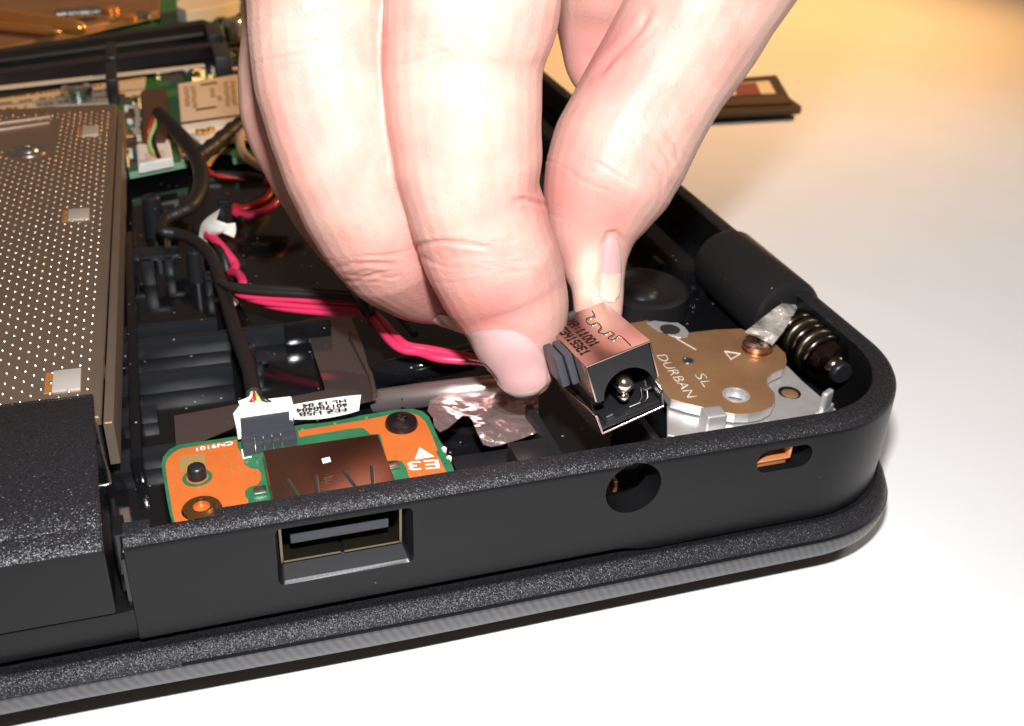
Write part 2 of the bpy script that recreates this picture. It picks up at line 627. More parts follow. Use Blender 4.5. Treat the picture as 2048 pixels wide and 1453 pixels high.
def tuck(x, y, prof):
    """the lip draws in under the wall on its way round the corner"""
    f = 1.0 - 0.9 * sstep(0.0, 1.7, y)
    g = 0.97 - (0.14 * (1 - sstep(-2.5, 2.5, x)) if y < 0.01 else 0.0)
    return [(o * f * g if o > 0 else o, 1.01 - (1.01 - z) * g if z > 0.35 else z) for o, z in prof]


def lip_prof(x, y):
    return tuck(x, y, [(-0.25, 0.93), (-0.22, 0.86), (0.045, 0.865), (0.07, 0.895), (0.11, 0.897), (0.18, 0.875), (0.25, 0.825), (0.295, 0.765), (0.31, 0.725), (0.30, 0.715), (-0.25, 0.715)])


lip = obj('lower_lip', sweep(lip_path, lip_prof), [m_grain, m_wall], lap, 50)
for k_, p_ in enumerate(lip.data.polygons):
    if p_.center.z < 0.775:
        p_.material_index = 1


def strip_prof(x, y):
    return tuck(x, y, [(-0.01, 0.708), (0.315, 0.708), (0.335, 0.70), (0.338, 0.66), (0.325, 0.57), (0.30, 0.48), (0.255, 0.425), (-0.01, 0.40)])


obj('striped_deck_edge', sweep(lip_path, strip_prof), m_trim, lap, 50)


def under_prof(x, y):
    return tuck(x, y, [(0.22, 0.399), (0.05, 0.33), (-0.9, 0.20), (-1.2, 0.0), (-1.6, 0.0), (-1.6, 0.399)])


obj('underside', sweep(lip_path, under_prof), m_black, lap, 50)
# tray floor
ZF = 1.30
bm = NB()
add_prism(bm, [Vector((-16, 0.32, ZF)), Vector((XR - RAD, 0.32, ZF)), Vector((XR - 0.9, 0.7, ZF)), Vector((XR - 0.32, RAD, ZF)), Vector((XR - 0.32, 37.9, ZF)), Vector((-16, 37.9, ZF))], 0.2)
obj('tray_floor', bm, m_inner, lap)

# ribs across the tray
for (a, c, zt) in (((222, 668), (432, 630), 1.55), ((222, 700), (607, 636), 1.58), ((222, 765), (462, 722), 1.58), ((222, 826), (312, 813), 1.5), ((222, 912), (352, 890), 1.55)):
    p, q = at(*a, zt), at(*c, zt)
    bm = NB()
    add_box(bm, p.x, q.x, (p.y + q.y) / 2 - 0.07, (p.y + q.y) / 2 + 0.07, ZF - 0.02, zt, 0.008)
    obj('rib', bm, m_rib, lap, 40)
# partition that steps up behind the USB board, and the raised ledge under the tape
for (x0, x1, y0, y1, zt) in ((1.35, 2.05, 5.2, 5.32, 1.62), (1.90, 1.96, 2.6, 5.2, 1.36), (-0.85, -0.72, 2.3, 9.0, 1.7), (2.6, 4.1, 2.9, 3.0, 1.62)):
    bm = NB()
    add_box(bm, x0, x1, y0, y1, ZF - 0.02, zt, 0.025)
    obj('partition', bm, m_inner, lap, 40)
# screw posts and cable hooks standing on the tray
for (px, py, r, h) in ((312, 470, 0.16, 0.75), (395, 560, 0.13, 0.55), (498, 735, 0.12, 0.4), (1330, 745, 0.2, 0.4)):
    p = at(px, py, ZF)
    bm = NB()
    add_lathe(bm, [(r * 1.25, 0), (r * 1.1, h * 0.5), (r, h - 0.03), (r - 0.03, h), (r * 0.45, h), (r * 0.4, h - 0.2)], p)
    obj('screw_post', bm, m_rib, lap, 40)
for (px, py, s) in ((330, 455, 0.30), (405, 545, 0.22), (420, 585, 0.25), (455, 520, 0.20), (475, 555, 0.22), (445, 430, 0.24), (300, 560, 0.4), (520, 745, 0.2), (265, 548, 0.3), (340, 545, 0.3)):
    p = at(px, py, ZF)
    bm = NB()
    add_box(bm, p.x - s * 0.25, p.x + s * 0.25, p.y - s * 0.5, p.y + s * 0.5, ZF - 0.02, ZF + s * 1.2, 0.02)
    add_box(bm, p.x - s * 0.25, p.x + s * 0.7, p.y - s * 0.5, p.y + s * 0.5, ZF + s * 1.2 - 0.06, ZF + s * 1.2 + 0.03, 0.02)
    obj('cable_hook', bm, m_rib, lap, 40)
# blocks round the power socket bay, just behind the rim
for (x0, x1, y0, y1, z0, z1) in ((2.80, 3.45, 0.335, 0.75, ZF, 1.93), (3.47, 3.98, 0.42, 1.02, ZF, 2.05), (3.49, 4.05, 0.335, 0.41, ZF, 2.14), (2.9, 3.9, 1.04, 1.5, ZF, 1.6),
                                 (4.00, 4.10, 0.45, 1.9, ZF, 1.95), (5.28, 5.38, 0.45, 1.9, ZF, 1.97), (5.22, 5.42, 0.335, 0.44, ZF, 2.16), (5.46, 5.85, 0.335, 0.52, ZF, 2.14)):
    bm = NB()
    add_box(bm, x0, x1, y0, y1, z0, z1, 0.022)
    obj('socket_bay_block', bm, m_black, lap, 40)
# short black ledge along the rim by the board
bm = NB()
add_box(bm, -0.60, 0.0, 0.19, 0.325, 2.12, 2.19, 0.01)
obj('rim_ledge', bm, m_inner, lap, 40)
# locating post that sticks up through the small board
bm = NB()
p = at(395, 955, ZB)
add_lathe(bm, [(0.105, -0.3), (0.105, 0.10), (0.095, 0.145), (0.07, 0.165), (0.03, 0.17)], p, seg=28)
obj('locating_post', bm, m_black, lap, 40)
# hinge cover: the round housing at the rear edge
bm = NB()
add_lathe(bm, [(0.30, 0.0), (0.50, 0.0), (0.56, 0.03), (0.58, 0.10), (0.58, 1.95), (0.52, 2.1), (0.3, 2.12)], (8.72, 3.25, 1.93), (0, 1, 0), seg=48)
obj('hinge_cover', bm, m_black, lap, 40)
bm = NB()
add_box(bm, 8.05, 8.80, 5.4, 37.5, ZF - 0.05, 1.75, 0.08)
obj('rear_ledge', bm, m_inner, lap, 40)
for (px, py, s) in ((1330, 520, 0.18), (1365, 535, 0.15), (1410, 560, 0.12), (1425, 470, 0.14)):
    p = at(px, py, 1.6)
    p.x = min(p.x, 8.5)
    bm = NB()
    add_box(bm, p.x - s, p.x + s, p.y - s, p.y + s, ZF - 0.02, 1.62, 0.03)
    obj('corner_block', bm, m_inner, lap, 40)

# bright zinc bracket that shows through the lock slot belongs to the hinge bracket below

# ------------------------------------------------------------------ optical drive
drv = thing('optical_drive', 'optical disc drive with dimpled bronze metal cover and grained black front', 'disc drive', (-2.0, 6.0, 1.42))
ZD = 2.34
a, c = at(233, 207, ZD), at(203, 775, ZD)
ex = lambda y: a.x + (c.x - a.x) * (y - a.y) / (c.y - a.y)
bm = NB()
y0, y1 = 2.3, a.y
add_prism(bm, [Vector((-16, y0, ZD)), Vector((ex(y0), y0, ZD)), Vector((ex(y1), y1, ZD)), Vector((-16, y1 - 0.4, ZD))], 0.12, 0.02)
top = obj('top_cover', bm, m_drive, drv, 40)
bm = NB()
nd = 0
yy = 2.7
row = 0
while yy < y1 - 0.5:
    xx = -0.16 - (0.105 if row % 2 else 0)
    while xx > -3.6:
        x = ex(yy) + xx
        q = at(57, 303, ZD)
        if math.hypot(x - q.x, (yy - q.y) * 0.8) > 0.42 and not (yy > y1 - 2.6 and x < -1.95 and yy < y1 - 0.9):
            r = 0.026 * rng.uniform(0.85, 1.12)
            cv = bm.verts.new((x, yy, ZD + 0.024))
            m1 = [bm.verts.new((x + r * 0.6 * math.cos(t), yy + r * 0.6 * math.sin(t), ZD + 0.017)) for t in np.linspace(0, 2 * math.pi, 8, endpoint=False)]
            m2 = [bm.verts.new((x + r * math.cos(t), yy + r * math.sin(t), ZD - 0.002)) for t in np.linspace(0, 2 * math.pi, 8, endpoint=False)]
            for k in range(8):
                bm.faces.new((cv, m1[k], m1[(k + 1) % 8]))
                bm.faces.new((m1[k], m2[k], m2[(k + 1) % 8], m1[(k + 1) % 8]))
            nd += 1
        xx -= 0.21
    yy += 0.118
    row += 1
m_dimple = mat('dimple_glint_steel', (0.80, 0.70, 0.60), 0.33, 1.0)  # paler than the cover: the flash glint on each dimple is painted in
obj('dimples', bm, m_dimple, drv, 180, kind='stuff')
bm = NB()
add_prism(bm, [Vector((ex(y0) + 0.02, y0, ZD - 0.10)), Vector((ex(y0) + 0.13, y0, ZD - 0.10)), Vector((ex(y1) + 0.13, y1 - 0.1, ZD - 0.10)), Vector((ex(y1) + 0.02, y1 - 0.1, ZD - 0.10))], 0.6, 0.015)
obj('side_rail', bm, m_drive, drv, 40)
bm = NB()
add_prism(bm, [Vector((-16, y0 + 0.05, ZD - 0.13)), Vector((ex(y0) - 0.02, y0 + 0.05, ZD - 0.13)), Vector((ex(y1) - 0.02, y1 - 0.1, ZD - 0.13)), Vector((-16, y1 - 0.6, ZD - 0.13))], 0.7)
obj('drive_body', bm, m_black, drv)
for (px, py, sx, sy) in ((181, 263, 0.15, 0.28), (158, 430, 0.16, 0.22), (134, 762, 0.16, 0.24)):
    p = at(px, py, ZD)
    bm = NB()
    add_box(bm, p.x - sx, p.x + sx, p.y - sy, p.y + sy, ZD - 0.02, ZD + 0.025, 0.012, mat=None)
    t = obj('retaining_tab', bm, m_tab, drv, 40)
    bm = NB()
    add_box(bm, p.x - sx - 0.09, p.x - sx, p.y - sy, p.y + sy, ZD - 0.02, ZD + 0.006, 0.004)
    obj('tab_notch', bm, m_copper, t)
p = at(57, 303, ZD)
bm = NB()
add_lathe(bm, [(0.32, -0.02), (0.32, 0.02), (0.27, 0.045), (0.2, 0.03), (0.19, 0.02), (0.17, 0.06), (0.10, 0.10), (0.05, 0.10), (0.04, 0.05)], p, seg=36)
obj('screw', bm, m_steel, drv, 35)
for pts in (((-20, 250), (100, 234)), ((-20, 263), (98, 246))):
    bm = NB()
    add_tube(bm, [at(*pts[0], ZD + 0.01), at(*pts[1], ZD + 0.01)], 0.05, 10)
    obj('embossed_line', bm, m_drive, drv, 60)
# bent bright springs along the drive's flank
for pp in (((207, 712), (217, 768), (212, 770), (204, 730)), ((218, 770), (219, 822), (213, 815), (214, 772))):
    obj('side_spring', px_prism(pp, ZD - 0.12, 0.05), m_steel, drv)
bm = NB()
add_tube(bm, catmull([at(188, 835, ZD - 0.05), at(204, 905, ZD - 0.05), at(219, 960, ZD - 0.05), at(214, 970, ZD - 0.05), at(197, 972, ZD - 0.05)], 5), 0.022, 8)
obj('wire_spring', bm, m_steel, drv, 60)
# front bezel, a bar with a long curved top
prof = [(2.72, 2.40), (2.60, 2.44), (2.0, 2.475), (1.2, 2.475), (0.6, 2.44), (0.28, 2.40), (0.245, 2.375), (0.225, 2.395), (0.06, 2.36), (0.0, 2.335), (-0.04, 2.29), (-0.05, 2.2), (-0.05, 1.46), (-0.03, 1.44), (0.4, 1.43), (2.72, 1.6)]
bm = NB()
xe = lambda yy: -1.055 - 0.115 * (max(yy, 0) / 2.72) ** 1.2
L = [bm.verts.new((-16, yy, zz)) for yy, zz in prof]
Rr = [bm.verts.new((xe(yy) - 0.02, yy, zz)) for yy, zz in prof]
R2 = [bm.verts.new((xe(yy), yy + (0.012 if yy < 1 else -0.012), zz - (0.015 if zz > 1.7 else -0.012))) for yy, zz in prof]
n = len(prof)
for s0, s1 in ((L, Rr), (Rr, R2)):
    for k in range(n):
        bm.faces.new((s0[k], s0[(k + 1) % n], s1[(k + 1) % n], s1[k]))
bm.faces.new(L)
bm.faces.new(R2[::-1])
bez = obj('front_bezel', bm, [m_wall, m_bezel], drv, 30)
for p_ in bez.data.polygons:
    zc = p_.center.z + ORI[bez].z
    p_.material_index = 1 if (p_.normal.z > 0.25 and zc > 2.3) else 0

# ------------------------------------------------------------------ small USB board
brd = thing('usb_board', 'orange and green USB board screwed in beside the side wall, brown metal port on it', 'circuit board', (1.1, 1.2, ZB - 0.12))
outl = [(352, 1060), (340, 1030), (334, 1000), (328, 962), (323, 930), (326, 914), (338, 900), (356, 890), (400, 884), (480, 872), (590, 852), (700, 835), (790, 820), (825, 818), (845, 823), (858, 834), (866, 852),
        (875, 873), (881, 884), (888, 893), (885, 902), (893, 908), (901, 922), (912, 952), (917, 968), (700, 1010)]
bm = px_prism(outl, ZB, 0.12)
board = obj('circuit_board', bm, [m_green, m_edge], brd)
for p_ in board.data.polygons:
    p_.material_index = 0 if abs(p_.normal.z) > 0.5 else 1


def layer(name, pp, m, parent, dz, h=0.006, z=ZB):
    return obj(name, px_prism(pp, z + dz, h), m, parent)


copper = [(354, 1056), (346, 1030), (341, 1000), (335, 965), (331, 932), (334, 919), (345, 907), (360, 898), (402, 891), (476, 880), (473, 890), (476, 903), (484, 917), (487, 928), (500, 935), (516, 938), (523, 945), (523, 962), (517, 970),
          (500, 973), (489, 982), (490, 992), (497, 1000), (499, 1030), (520, 1040), (780, 1000), (800, 975), (810, 960), (838, 955), (868, 948), (893, 945), (890, 930), (880, 912), (876, 900), (870, 885), (860, 862), (850, 843), (838, 833), (822, 827), (790, 829), (725, 841), (597, 862), (598, 874), (700, 857), (722, 855), (735, 860), (738, 870), (752, 868), (760, 880), (772, 930), (520, 1038)]
left = copper[:26] + [(520, 1040)]
obj('copper_area', px_prism([(354, 1058), (346, 1030), (341, 1000), (335, 965), (331, 932), (334, 919), (345, 907), (360, 898), (402, 891), (474, 880), (474, 892), (480, 903), (487, 917), (489, 930), (502, 937), (516, 939), (522, 946),
                            (522, 960), (516, 969), (500, 973), (490, 982), (490, 992), (496, 1000), (498, 1032), (440, 1042)], ZB + 0.008, 0.006), m_orange, brd)
obj('copper_area', px_prism([(596, 862), (725, 841), (790, 828), (822, 826), (838, 832), (850, 843), (860, 862), (869, 885), (875, 900), (872, 906), (882, 922), (893, 945), (896, 962), (829, 975), (826, 962), (818, 955), (812, 935), (803, 922), (785, 920), (774, 922),
                            (760, 868), (740, 868), (729, 858), (722, 855), (700, 857), (598, 874)], ZB + 0.008, 0.006), m_orange, brd)
layer('printed_patch', [(358, 914), (408, 907), (412, 935), (360, 944)], m_patch, brd, 0.012)
bm = NB()
add_lathe(bm, [(0.12, 0), (0.165, 0), (0.165, 0.013), (0.12, 0.013)], at(395, 957, ZB), cap=False)
obj('green_ring', bm, m_green, brd)
# via marks: tiny drilled dots
bm = NB()
for (px, py) in ((343, 938), (345, 974), (449, 914), (494, 926), (462, 940), (478, 936), (466, 946), (463, 930), (605, 861), (670, 849), (733, 837), (819, 908), (830, 912), (865, 893), (885, 940), (868, 948), (838, 950), (755, 880), (480, 948)):
    add_lathe(bm, [(0.018, 0), (0.018, 0.013), (0.006, 0.013)], at(px, py, ZB), seg=8)
obj('via_dots', bm, m_patch, brd, kind='stuff')
obj('lettering', px_text('CN9101', (465, 884), (392, 897), ZB, 0.075, lift=0.010, bold=0.015), m_ink, brd)
obj('lettering', px_text('E3', (876, 921), (814, 926), ZB, 0.17, lift=0.010, depth=0.003), m_ink, brd)
layer('arrow_mark', [(830, 919), (868, 913), (839, 895)], m_ink, brd, 0.012)
bm = NB()
pl = [(484, 893), (489, 916), (500, 914), (503, 905)]
add_tube(bm, [at(x, y, ZB + 0.01) for x, y in ((484, 900), (487, 917), (503, 914))], 0.010, 6)
obj('print_line', bm, m_ink, brd)
for (px, py) in ((888, 897), (898, 915)):
    bm = NB()
    add_lathe(bm, [(0.03, -0.06), (0.034, 0.0), (0.02, 0.015), (0.005, 0.018)], at(px, py, ZB), seg=12)
    obj('solder_bead', bm, m_white, brd, 60)
# screw, gold grommet
p = at(803, 852, ZB)
bm = NB()
add_lathe(bm, [(0.17, 0.0), (0.20, 0.01), (0.205, 0.04), (0.19, 0.085), (0.14, 0.115), (0.075, 0.125), (0.07, 0.07), (0.0, 0.06)], p, seg=40)
scw = obj('screw', bm, m_darkmetal, brd, 35)
bm = NB()
for ang in (0.3, 0.3 + math.pi / 2):
    add_box(bm, -0.075, 0.075, -0.016, 0.016, 0.06, 0.122, mat=Matrix.Translation(p) @ Matrix.Rotation(ang, 4, 'Z'))
obj('cross_recess', bm, m_steel, scw)
p = at(404, 1020, ZB)
bm = NB()
add_lathe(bm, [(0.10, 0.0), (0.20, 0.0), (0.215, 0.02), (0.20, 0.035), (0.15, 0.03), (0.12, 0.05), (0.09, 0.05), (0.085, 0.0)], p, seg=36)
obj('grommet', bm, m_gold, brd, 40)
# port shell of folded sheet
t_ = 0.03
x0, x1, ya, yb, zb_ = 0.635, 1.965, 0.12, 1.37, 1.58
shell_bm = NB()
add_box(shell_bm, x0, x1, ya, yb, ZS - t_, ZS, 0.012)
shell = obj('port_shell', shell_bm, m_nickel, brd, 40)
bm = NB()
add_box(bm, x0, x0 + t_, ya, yb, zb_, ZS - t_ - 0.002, 0.004)
add_box(bm, x1 - t_, x1, ya, yb, zb_, ZS - t_ - 0.002, 0.004)
add_box(bm, x0 + t_ + .002, x1 - t_ - .002, yb - t_, yb, zb_, ZS - t_ - 0.002, 0.004)
add_box(bm, x0 + t_ + .002, (x0 + x1) / 2 - 0.02, ya, yb - t_ - .002, zb_, zb_ + t_, 0.004)
add_box(bm, (x0 + x1) / 2 + 0.02, x1 - t_ - .002, ya, yb - t_ - .002, zb_, zb_ + t_, 0.004)
obj('shell_wall', bm, m_shellin, shell, 40)
bm = NB()
add_box(bm, x0 + 0.12, x1 - 0.14, ya + 0.03, yb - t_ - 0.01, 1.80, 1.93, 0.02)
obj('tongue', bm, m_tongue, shell, 40)
for (q0, q1) in (((575, 961), (598, 999)), ((631, 953), (635, 993)), ((689, 944), (713, 979)), ((744, 934), (746, 970))):
    bm = NB()
    add_tube(bm, [at(*q0, ZS - 0.004), at(*q1, ZS - 0.012)], 0.026, 8)
    obj('spring_slot', bm, m_blackink, shell, 60)
    e = Vector((0.018, 0, 0.012))
    bm = NB()
    add_tube(bm, [at(*q0, ZS + 0.002) + e, at(*q1, ZS + 0.002) + e], 0.010, 6)
    obj('slot_edge', bm, m_pin, shell, 60)
layer('white_mark', [(643, 918), (659, 914), (662, 923), (646, 927)], m_ink, shell, 0.004, z=ZS)
obj('lettering', px_text('HX', (658, 969), (668, 951), ZS, 0.09, depth=0.002, lift=0.003), m_pin, shell)
for (q, s) in (((786, 935), 1), ((520, 985), -1)):
    p = at(*q, ZB)
    bm = NB()
    add_box(bm, p.x - 0.07, p.x + 0.07, p.y - 0.05, p.y + 0.06, ZB + 0.012, ZB + 0.05, 0.012)
    obj('solder_tab', bm, m_pin, brd, 40)
# black header and its pins
hz = ZB + 0.22
bm = px_prism([(478, 834), (584, 816), (588, 858), (484, 876)], hz, 0.2, 0.012)
hdr = obj('header_housing', bm, m_conn, brd, 40)
obj('header_foot', px_prism([(481, 872), (590, 852), (594, 876), (488, 894)], hz - 0.09, 0.12, 0.01), m_conn, brd, 40)
for k in range(4):
    qx = 508 + k * 17.5
    bm = NB()
    add_tube(bm, [at(qx, 872 - k * 3, hz - 0.04), at(qx + 3, 893 - k * 3, hz - 0.06), at(qx + 5, 905 - k * 3 + (10 if k == 0 else 0), ZB + 0.02)], 0.011, 6)
    obj('header_pin', bm, m_pin, brd, 60)

# ------------------------------------------------------------------ USB cable
usb = thing('usb_cable', 'black sleeved cable with white plug in the orange board', 'cable', at(520, 812, hz))
bm = px_prism([(466, 826), (484, 803), (582, 792), (588, 816), (585, 838), (579, 838), (578, 820), (480, 834), (482, 858), (474, 860)], hz + 0.02, 0.14, 0.012)
obj('plug', bm, m_white, usb, 40)
ws = ((m_red, 508), (m_paper, 500), (m_greenwire, 516), (m_blackwire, 524))
for m_, qx in ws:
    bm = NB()
    add_tube(bm, catmull([at(qx - 2 + (qx - 512) * 1.6, 806, hz), at(qx, 797, hz + 0.05), at(509 + (qx - 512) * 0.4, 786, hz), at(507, 770, hz - 0.1)], 4), 0.028, 8)
    obj('core_wire', bm, m_, usb, 60)
sl = [(508, 790, 2.15), (502, 760, 2.0), (497, 735, 1.95), (484, 700, 1.9), (470, 660, 1.85), (458, 620, 1.85), (444, 575, 1.85), (428, 525, 1.85), (412, 500, 1.9), (385, 480, 1.9), (352, 468, 1.9), (325, 462, 1.95), (330, 440, 1.95), (360, 425, 2.0), (385, 410, 2.05), (402, 375, 2.1), (400, 335, 2.2), (382, 298, 2.3), (350, 260, 2.4), (318, 228, 2.45)]
bm = NB()
add_tube(bm, catmull([at(*q) for q in sl], 7), 0.10, 12, rfun=lambda t: 1.0 + 0.45 * sstep(0.6, 0.8, t))
obj('sleeve', bm, m_sleeve, usb, 60)
bm = NB()
add_tube(bm, catmull([at(392, 318, 2.25), at(430, 290, 2.3), at(470, 256, 2.3), at(500, 240, 2.3), at(540, 225, 2.2)], 8), 0.15, 12, rfun=lambda t: 1 + 0.10 * math.sin(t * 150))
obj('ribbed_sleeve', bm, m_sleeve, usb, 60)
for m_, pts in ((m_red, [(318, 228, 2.45), (305, 240, 2.4), (297, 265, 2.2), (296, 285, 2.0)]), (m_greenwire, [(318, 228, 2.45), (310, 250, 2.35), (299, 285, 2.1), (307, 308, 1.95)]),
                (m_blackwire, [(320, 235, 2.45), (306, 270, 2.2), (312, 300, 2.0), (318, 315, 1.9)]), (m_orangewire, [(335, 250, 2.4), (352, 275, 2.3), (366, 305, 2.1)])):
    bm = NB()
    add_tube(bm, catmull([at(*q) for q in pts], 5), 0.045, 8)
    obj('core_wire', bm, m_, usb, 60)

lab = [(560, 838), (586, 812), (640, 800), (720, 791), (724, 808), (717, 820), (660, 830), (620, 838), (590, 838)]
bm = NB()
zl = hz - 0.03
g0 = catmull([at(583, 810, zl), at(640, 800, zl + 0.02), at(690, 793, zl + 0.04), at(722, 790, zl + 0.05)], 5)
g1 = catmull([at(588, 838, zl), at(640, 837, zl - 0.02), at(690, 828, zl), at(718, 820, zl + 0.03)], 5)
va = [bm.verts.new(p) for p in g0]
vb = [bm.verts.new(p) for p in g1]
for k in range(len(va) - 1):
    bm.faces.new((va[k], va[k + 1], vb[k + 1], vb[k]))
ret = bmesh.ops.extrude_face_region(bm, geom=bm.faces[:])
for g in ret['geom']:
    if isinstance(g, bmesh.types.BMVert):
        g.co.z -= 0.012
flag = obj('label_flag', bm, m_paper, usb, 40)
zt_ = zl + 0.045
for body, q0, q1, hh in (('FEZ USB', (693, 816), (597, 826), 0.064), ('6017B0404', (694, 807), (592, 818), 0.064), ('HL 13 04', (692, 799), (604, 809), 0.064)):
    obj('lettering', px_text(body, q0, q1, zt_, hh, depth=0.002, lift=0.001, bold=0.03), m_blackink, flag)

# ------------------------------------------------------------------ pink power harness
har = thing('power_harness', 'bundle of bright pink and black wires running across the tray behind the hand', 'cable', at(600, 610, 1.5))
bend = [
    (m_pink, 0.046, [(470, 583, 1.62), (492, 594, 1.66), (600, 601, 1.72), (680, 608, 1.75), (728, 614, 1.78), (762, 640, 1.80), (800, 682, 1.85), (822, 694, 1.85), (860, 700, 1.85), (945, 716, 1.85), (1010, 726, 1.85)]),
    (m_pink, 0.046, [(490, 596, 1.60), (530, 606, 1.64), (610, 614, 1.68), (680, 618, 1.72), (728, 622, 1.75), (748, 642, 1.78), (780, 682, 1.82), (806, 700, 1.80), (840, 706, 1.80), (880, 718, 1.80), (950, 724, 1.80), (1010, 735, 1.8)]),
    (m_pink, 0.046, [(510, 604, 1.52), (550, 615, 1.58), (620, 624, 1.62), (690, 626, 1.66), (728, 627, 1.70), (742, 650, 1.66)]),
    (m_blackwire, 0.055, [(440, 565, 1.7), (468, 578, 1.75), (520, 584, 1.80), (600, 588, 1.85), (690, 594, 1.88), (740, 602, 1.85), (790, 626, 1.8), (830, 670, 1.8)]),
    (m_blackwire, 0.055, [(460, 572, 1.70), (540, 578, 1.80), (640, 584, 1.84), (730, 592, 1.85), (775, 610, 1.8), (815, 650, 1.8)]),
]
for m_, r, pts in bend:
    bm = NB()
    add_tube(bm, catmull([at(q[0], q[1], q[2] + 0.28) for q in pts], 7), r, 10, rfun=(lambda t: 1.0 + 0.35 * sstep(0.4, 0.55, t)) if m_ is m_pink else None)
    obj('wire', bm, m_, har, 60)
for m_, r, pts in ((m_pink, 0.075, [(475, 594, 1.5), (486, 570, 1.7), (478, 550, 1.7), (462, 545, 1.6)]), (m_pink, 0.08, [(466, 548, 1.55), (470, 530, 1.6), (452, 505, 1.75), (430, 480, 1.85), (415, 470, 1.85)]), (m_blackwire, 0.085, [(455, 545, 1.5), (445, 505, 1.75), (422, 470, 1.85)]),
                   (m_pink, 0.075, [(470, 425, 1.7), (490, 432, 1.7), (525, 424, 1.75), (550, 408, 1.8), (562, 385, 1.85), (556, 370, 1.9), (530, 365, 1.9)]), (m_red, 0.075, [(468, 415, 1.7), (490, 418, 1.7), (530, 400, 1.8), (545, 378, 1.85), (540, 370, 1.9)]),
                   (m_blackwire, 0.08, [(480, 440, 1.65), (530, 420, 1.7), (552, 392, 1.8), (545, 365, 1.9), (490, 352, 1.95), (430, 350, 1.95)]),
                   (m_red, 0.05, [(500, 258, 2.1), (450, 290, 2.15), (415, 318, 2.1), (415, 340, 2.0), (440, 352, 1.95), (500, 358, 1.9), (570, 362, 1.9)]),
                   (m_orangewire, 0.055, [(510, 245, 2.2), (470, 272, 2.2), (435, 305, 2.15), (418, 328, 2.1)]), (m_orangewire, 0.06, [(520, 262, 2.2), (480, 270, 2.25), (450, 262, 2.25), (500, 245, 2.2)]),
                   (m_cream_wire, 0.085, [(520, 248, 2.3), (490, 262, 2.4), (480, 285, 2.4), (490, 312, 2.35), (520, 333, 2.25), (560, 348, 2.1), (600, 356, 2.0)])):
    bm = NB()
    add_tube(bm, catmull([at(*q) for q in pts], 7), r, 10)
    obj('wire', bm, m_, har, 60)
bm = NB()
add_tube(bm, catmull([at(712, 588, 2.16), at(724, 605, 2.2), at(736, 622, 2.14), at(742, 636, 2.0)], 5), 0.10, 10)
obj('wire_tie', bm, m_black, har, 60)

# torn paper flag wrapped round the harness
bm = NB()
cp = [[(397, 480, 1.7), (405, 445, 1.95), (440, 418, 2.15)], [(412, 488, 1.65), (420, 462, 2.0), (432, 440, 2.15)], [(428, 478, 1.7), (440, 462, 2.05), (455, 448, 2.1)], [(440, 462, 2.0), (462, 460, 2.0), (470, 446, 2.05)], [(468, 474, 1.95), (472, 462, 2.0), (471, 448, 2.05)]]
gv = [[bm.verts.new(p) for p in catmull([at(*q) for q in r_], 4)] for r_ in cp]
for r0, r1 in zip(gv, gv[1:]):
    for k in range(len(r0) - 1):
        bm.faces.new((r0[k], r0[k + 1], r1[k + 1], r1[k]))
ret = bmesh.ops.extrude_face_region(bm, geom=bm.faces[:])
for g in ret['geom']:
    if isinstance(g, bmesh.types.BMVert):
        g.co.z -= 0.02
obj('paper_flag', bm, m_paper, har, 50)
bm = px_prism([(453, 588), (462, 590), (478, 603), (470, 609), (458, 602)], 1.55, 0.03)
obj('paper_flag', bm, m_paper, har)

# ------------------------------------------------------------------ tapes


def sheet(name, pp, zf, m, cuts=5, th=0.012):
    """a thin sheet: pixel outline at level zf(p), subdivided so that it can drape"""
    bm = NB()
    vs = [bm.verts.new(at(a_, b_, 1.5)) for a_, b_ in pp]
    bm.faces.new(vs)
    bmesh.ops.triangulate(bm, faces=bm.faces[:])
    for _ in range(cuts):
        long = [e_ for e_ in bm.edges if e_.calc_length() > 0.12]
        if not long:
            break
        bmesh.ops.subdivide_edges(bm, edges=long, cuts=1)
        bmesh.ops.triangulate(bm, faces=[f for f in bm.faces if len(f.verts) > 3])
    for v in bm.verts:
        # slide along the sight line so that the outline keeps its place when the level changes
        z = zf(v.co)
        d = v.co - Vector(CAM)
        v.co = Vector(CAM) + d * ((z - CAM[2]) / d.z)
    ret = bmesh.ops.extrude_face_region(bm, geom=bm.faces[:])
    for g in ret['geom']:
        if isinstance(g, bmesh.types.BMVert):
            g.co.z -= th
    return obj(name, bm, m, None, 60)


tp = sheet('clear_tape', [(348, 832), (480, 808), (560, 798), (650, 781), (648, 770), (606, 640), (640, 634), (700, 630), (725, 690), (746, 768), (752, 800), (700, 812), (600, 828), (480, 850), (400, 884), (352, 892)],
           lambda p: 1.62 - 0.105 * min(max(p.y - 2.6, 0), 2.6) + 0.012 * math.sin(p.x * 1.6 + p.y), m_tape)
tag(tp, 'shiny brown L-shaped strip of clear tape beside the orange board', 'tape')
fl = sheet('foil_tape', [(860, 800), (905, 785), (960, 782), (1045, 776), (1078, 790), (1076, 832), (1073, 865), (1040, 878), (1000, 890), (982, 893), (966, 888), (953, 862), (944, 840), (936, 832), (924, 832), (913, 842), (898, 855), (880, 864), (868, 852), (866, 836), (855, 822)],
           lambda p: 1.80 + 0.06 * math.sin(p.x * 2.6 + 0.5 * p.y) + 0.05 * math.cos(p.y * 4 + p.x) + 0.025 * math.sin(p.x * 7 - p.y * 5) + 0.018 * math.sin(p.x * 13 + p.y * 9), m_foil)
tag(fl, 'crinkled silvery foil tape reflecting pink, between orange board and power jack', 'tape')
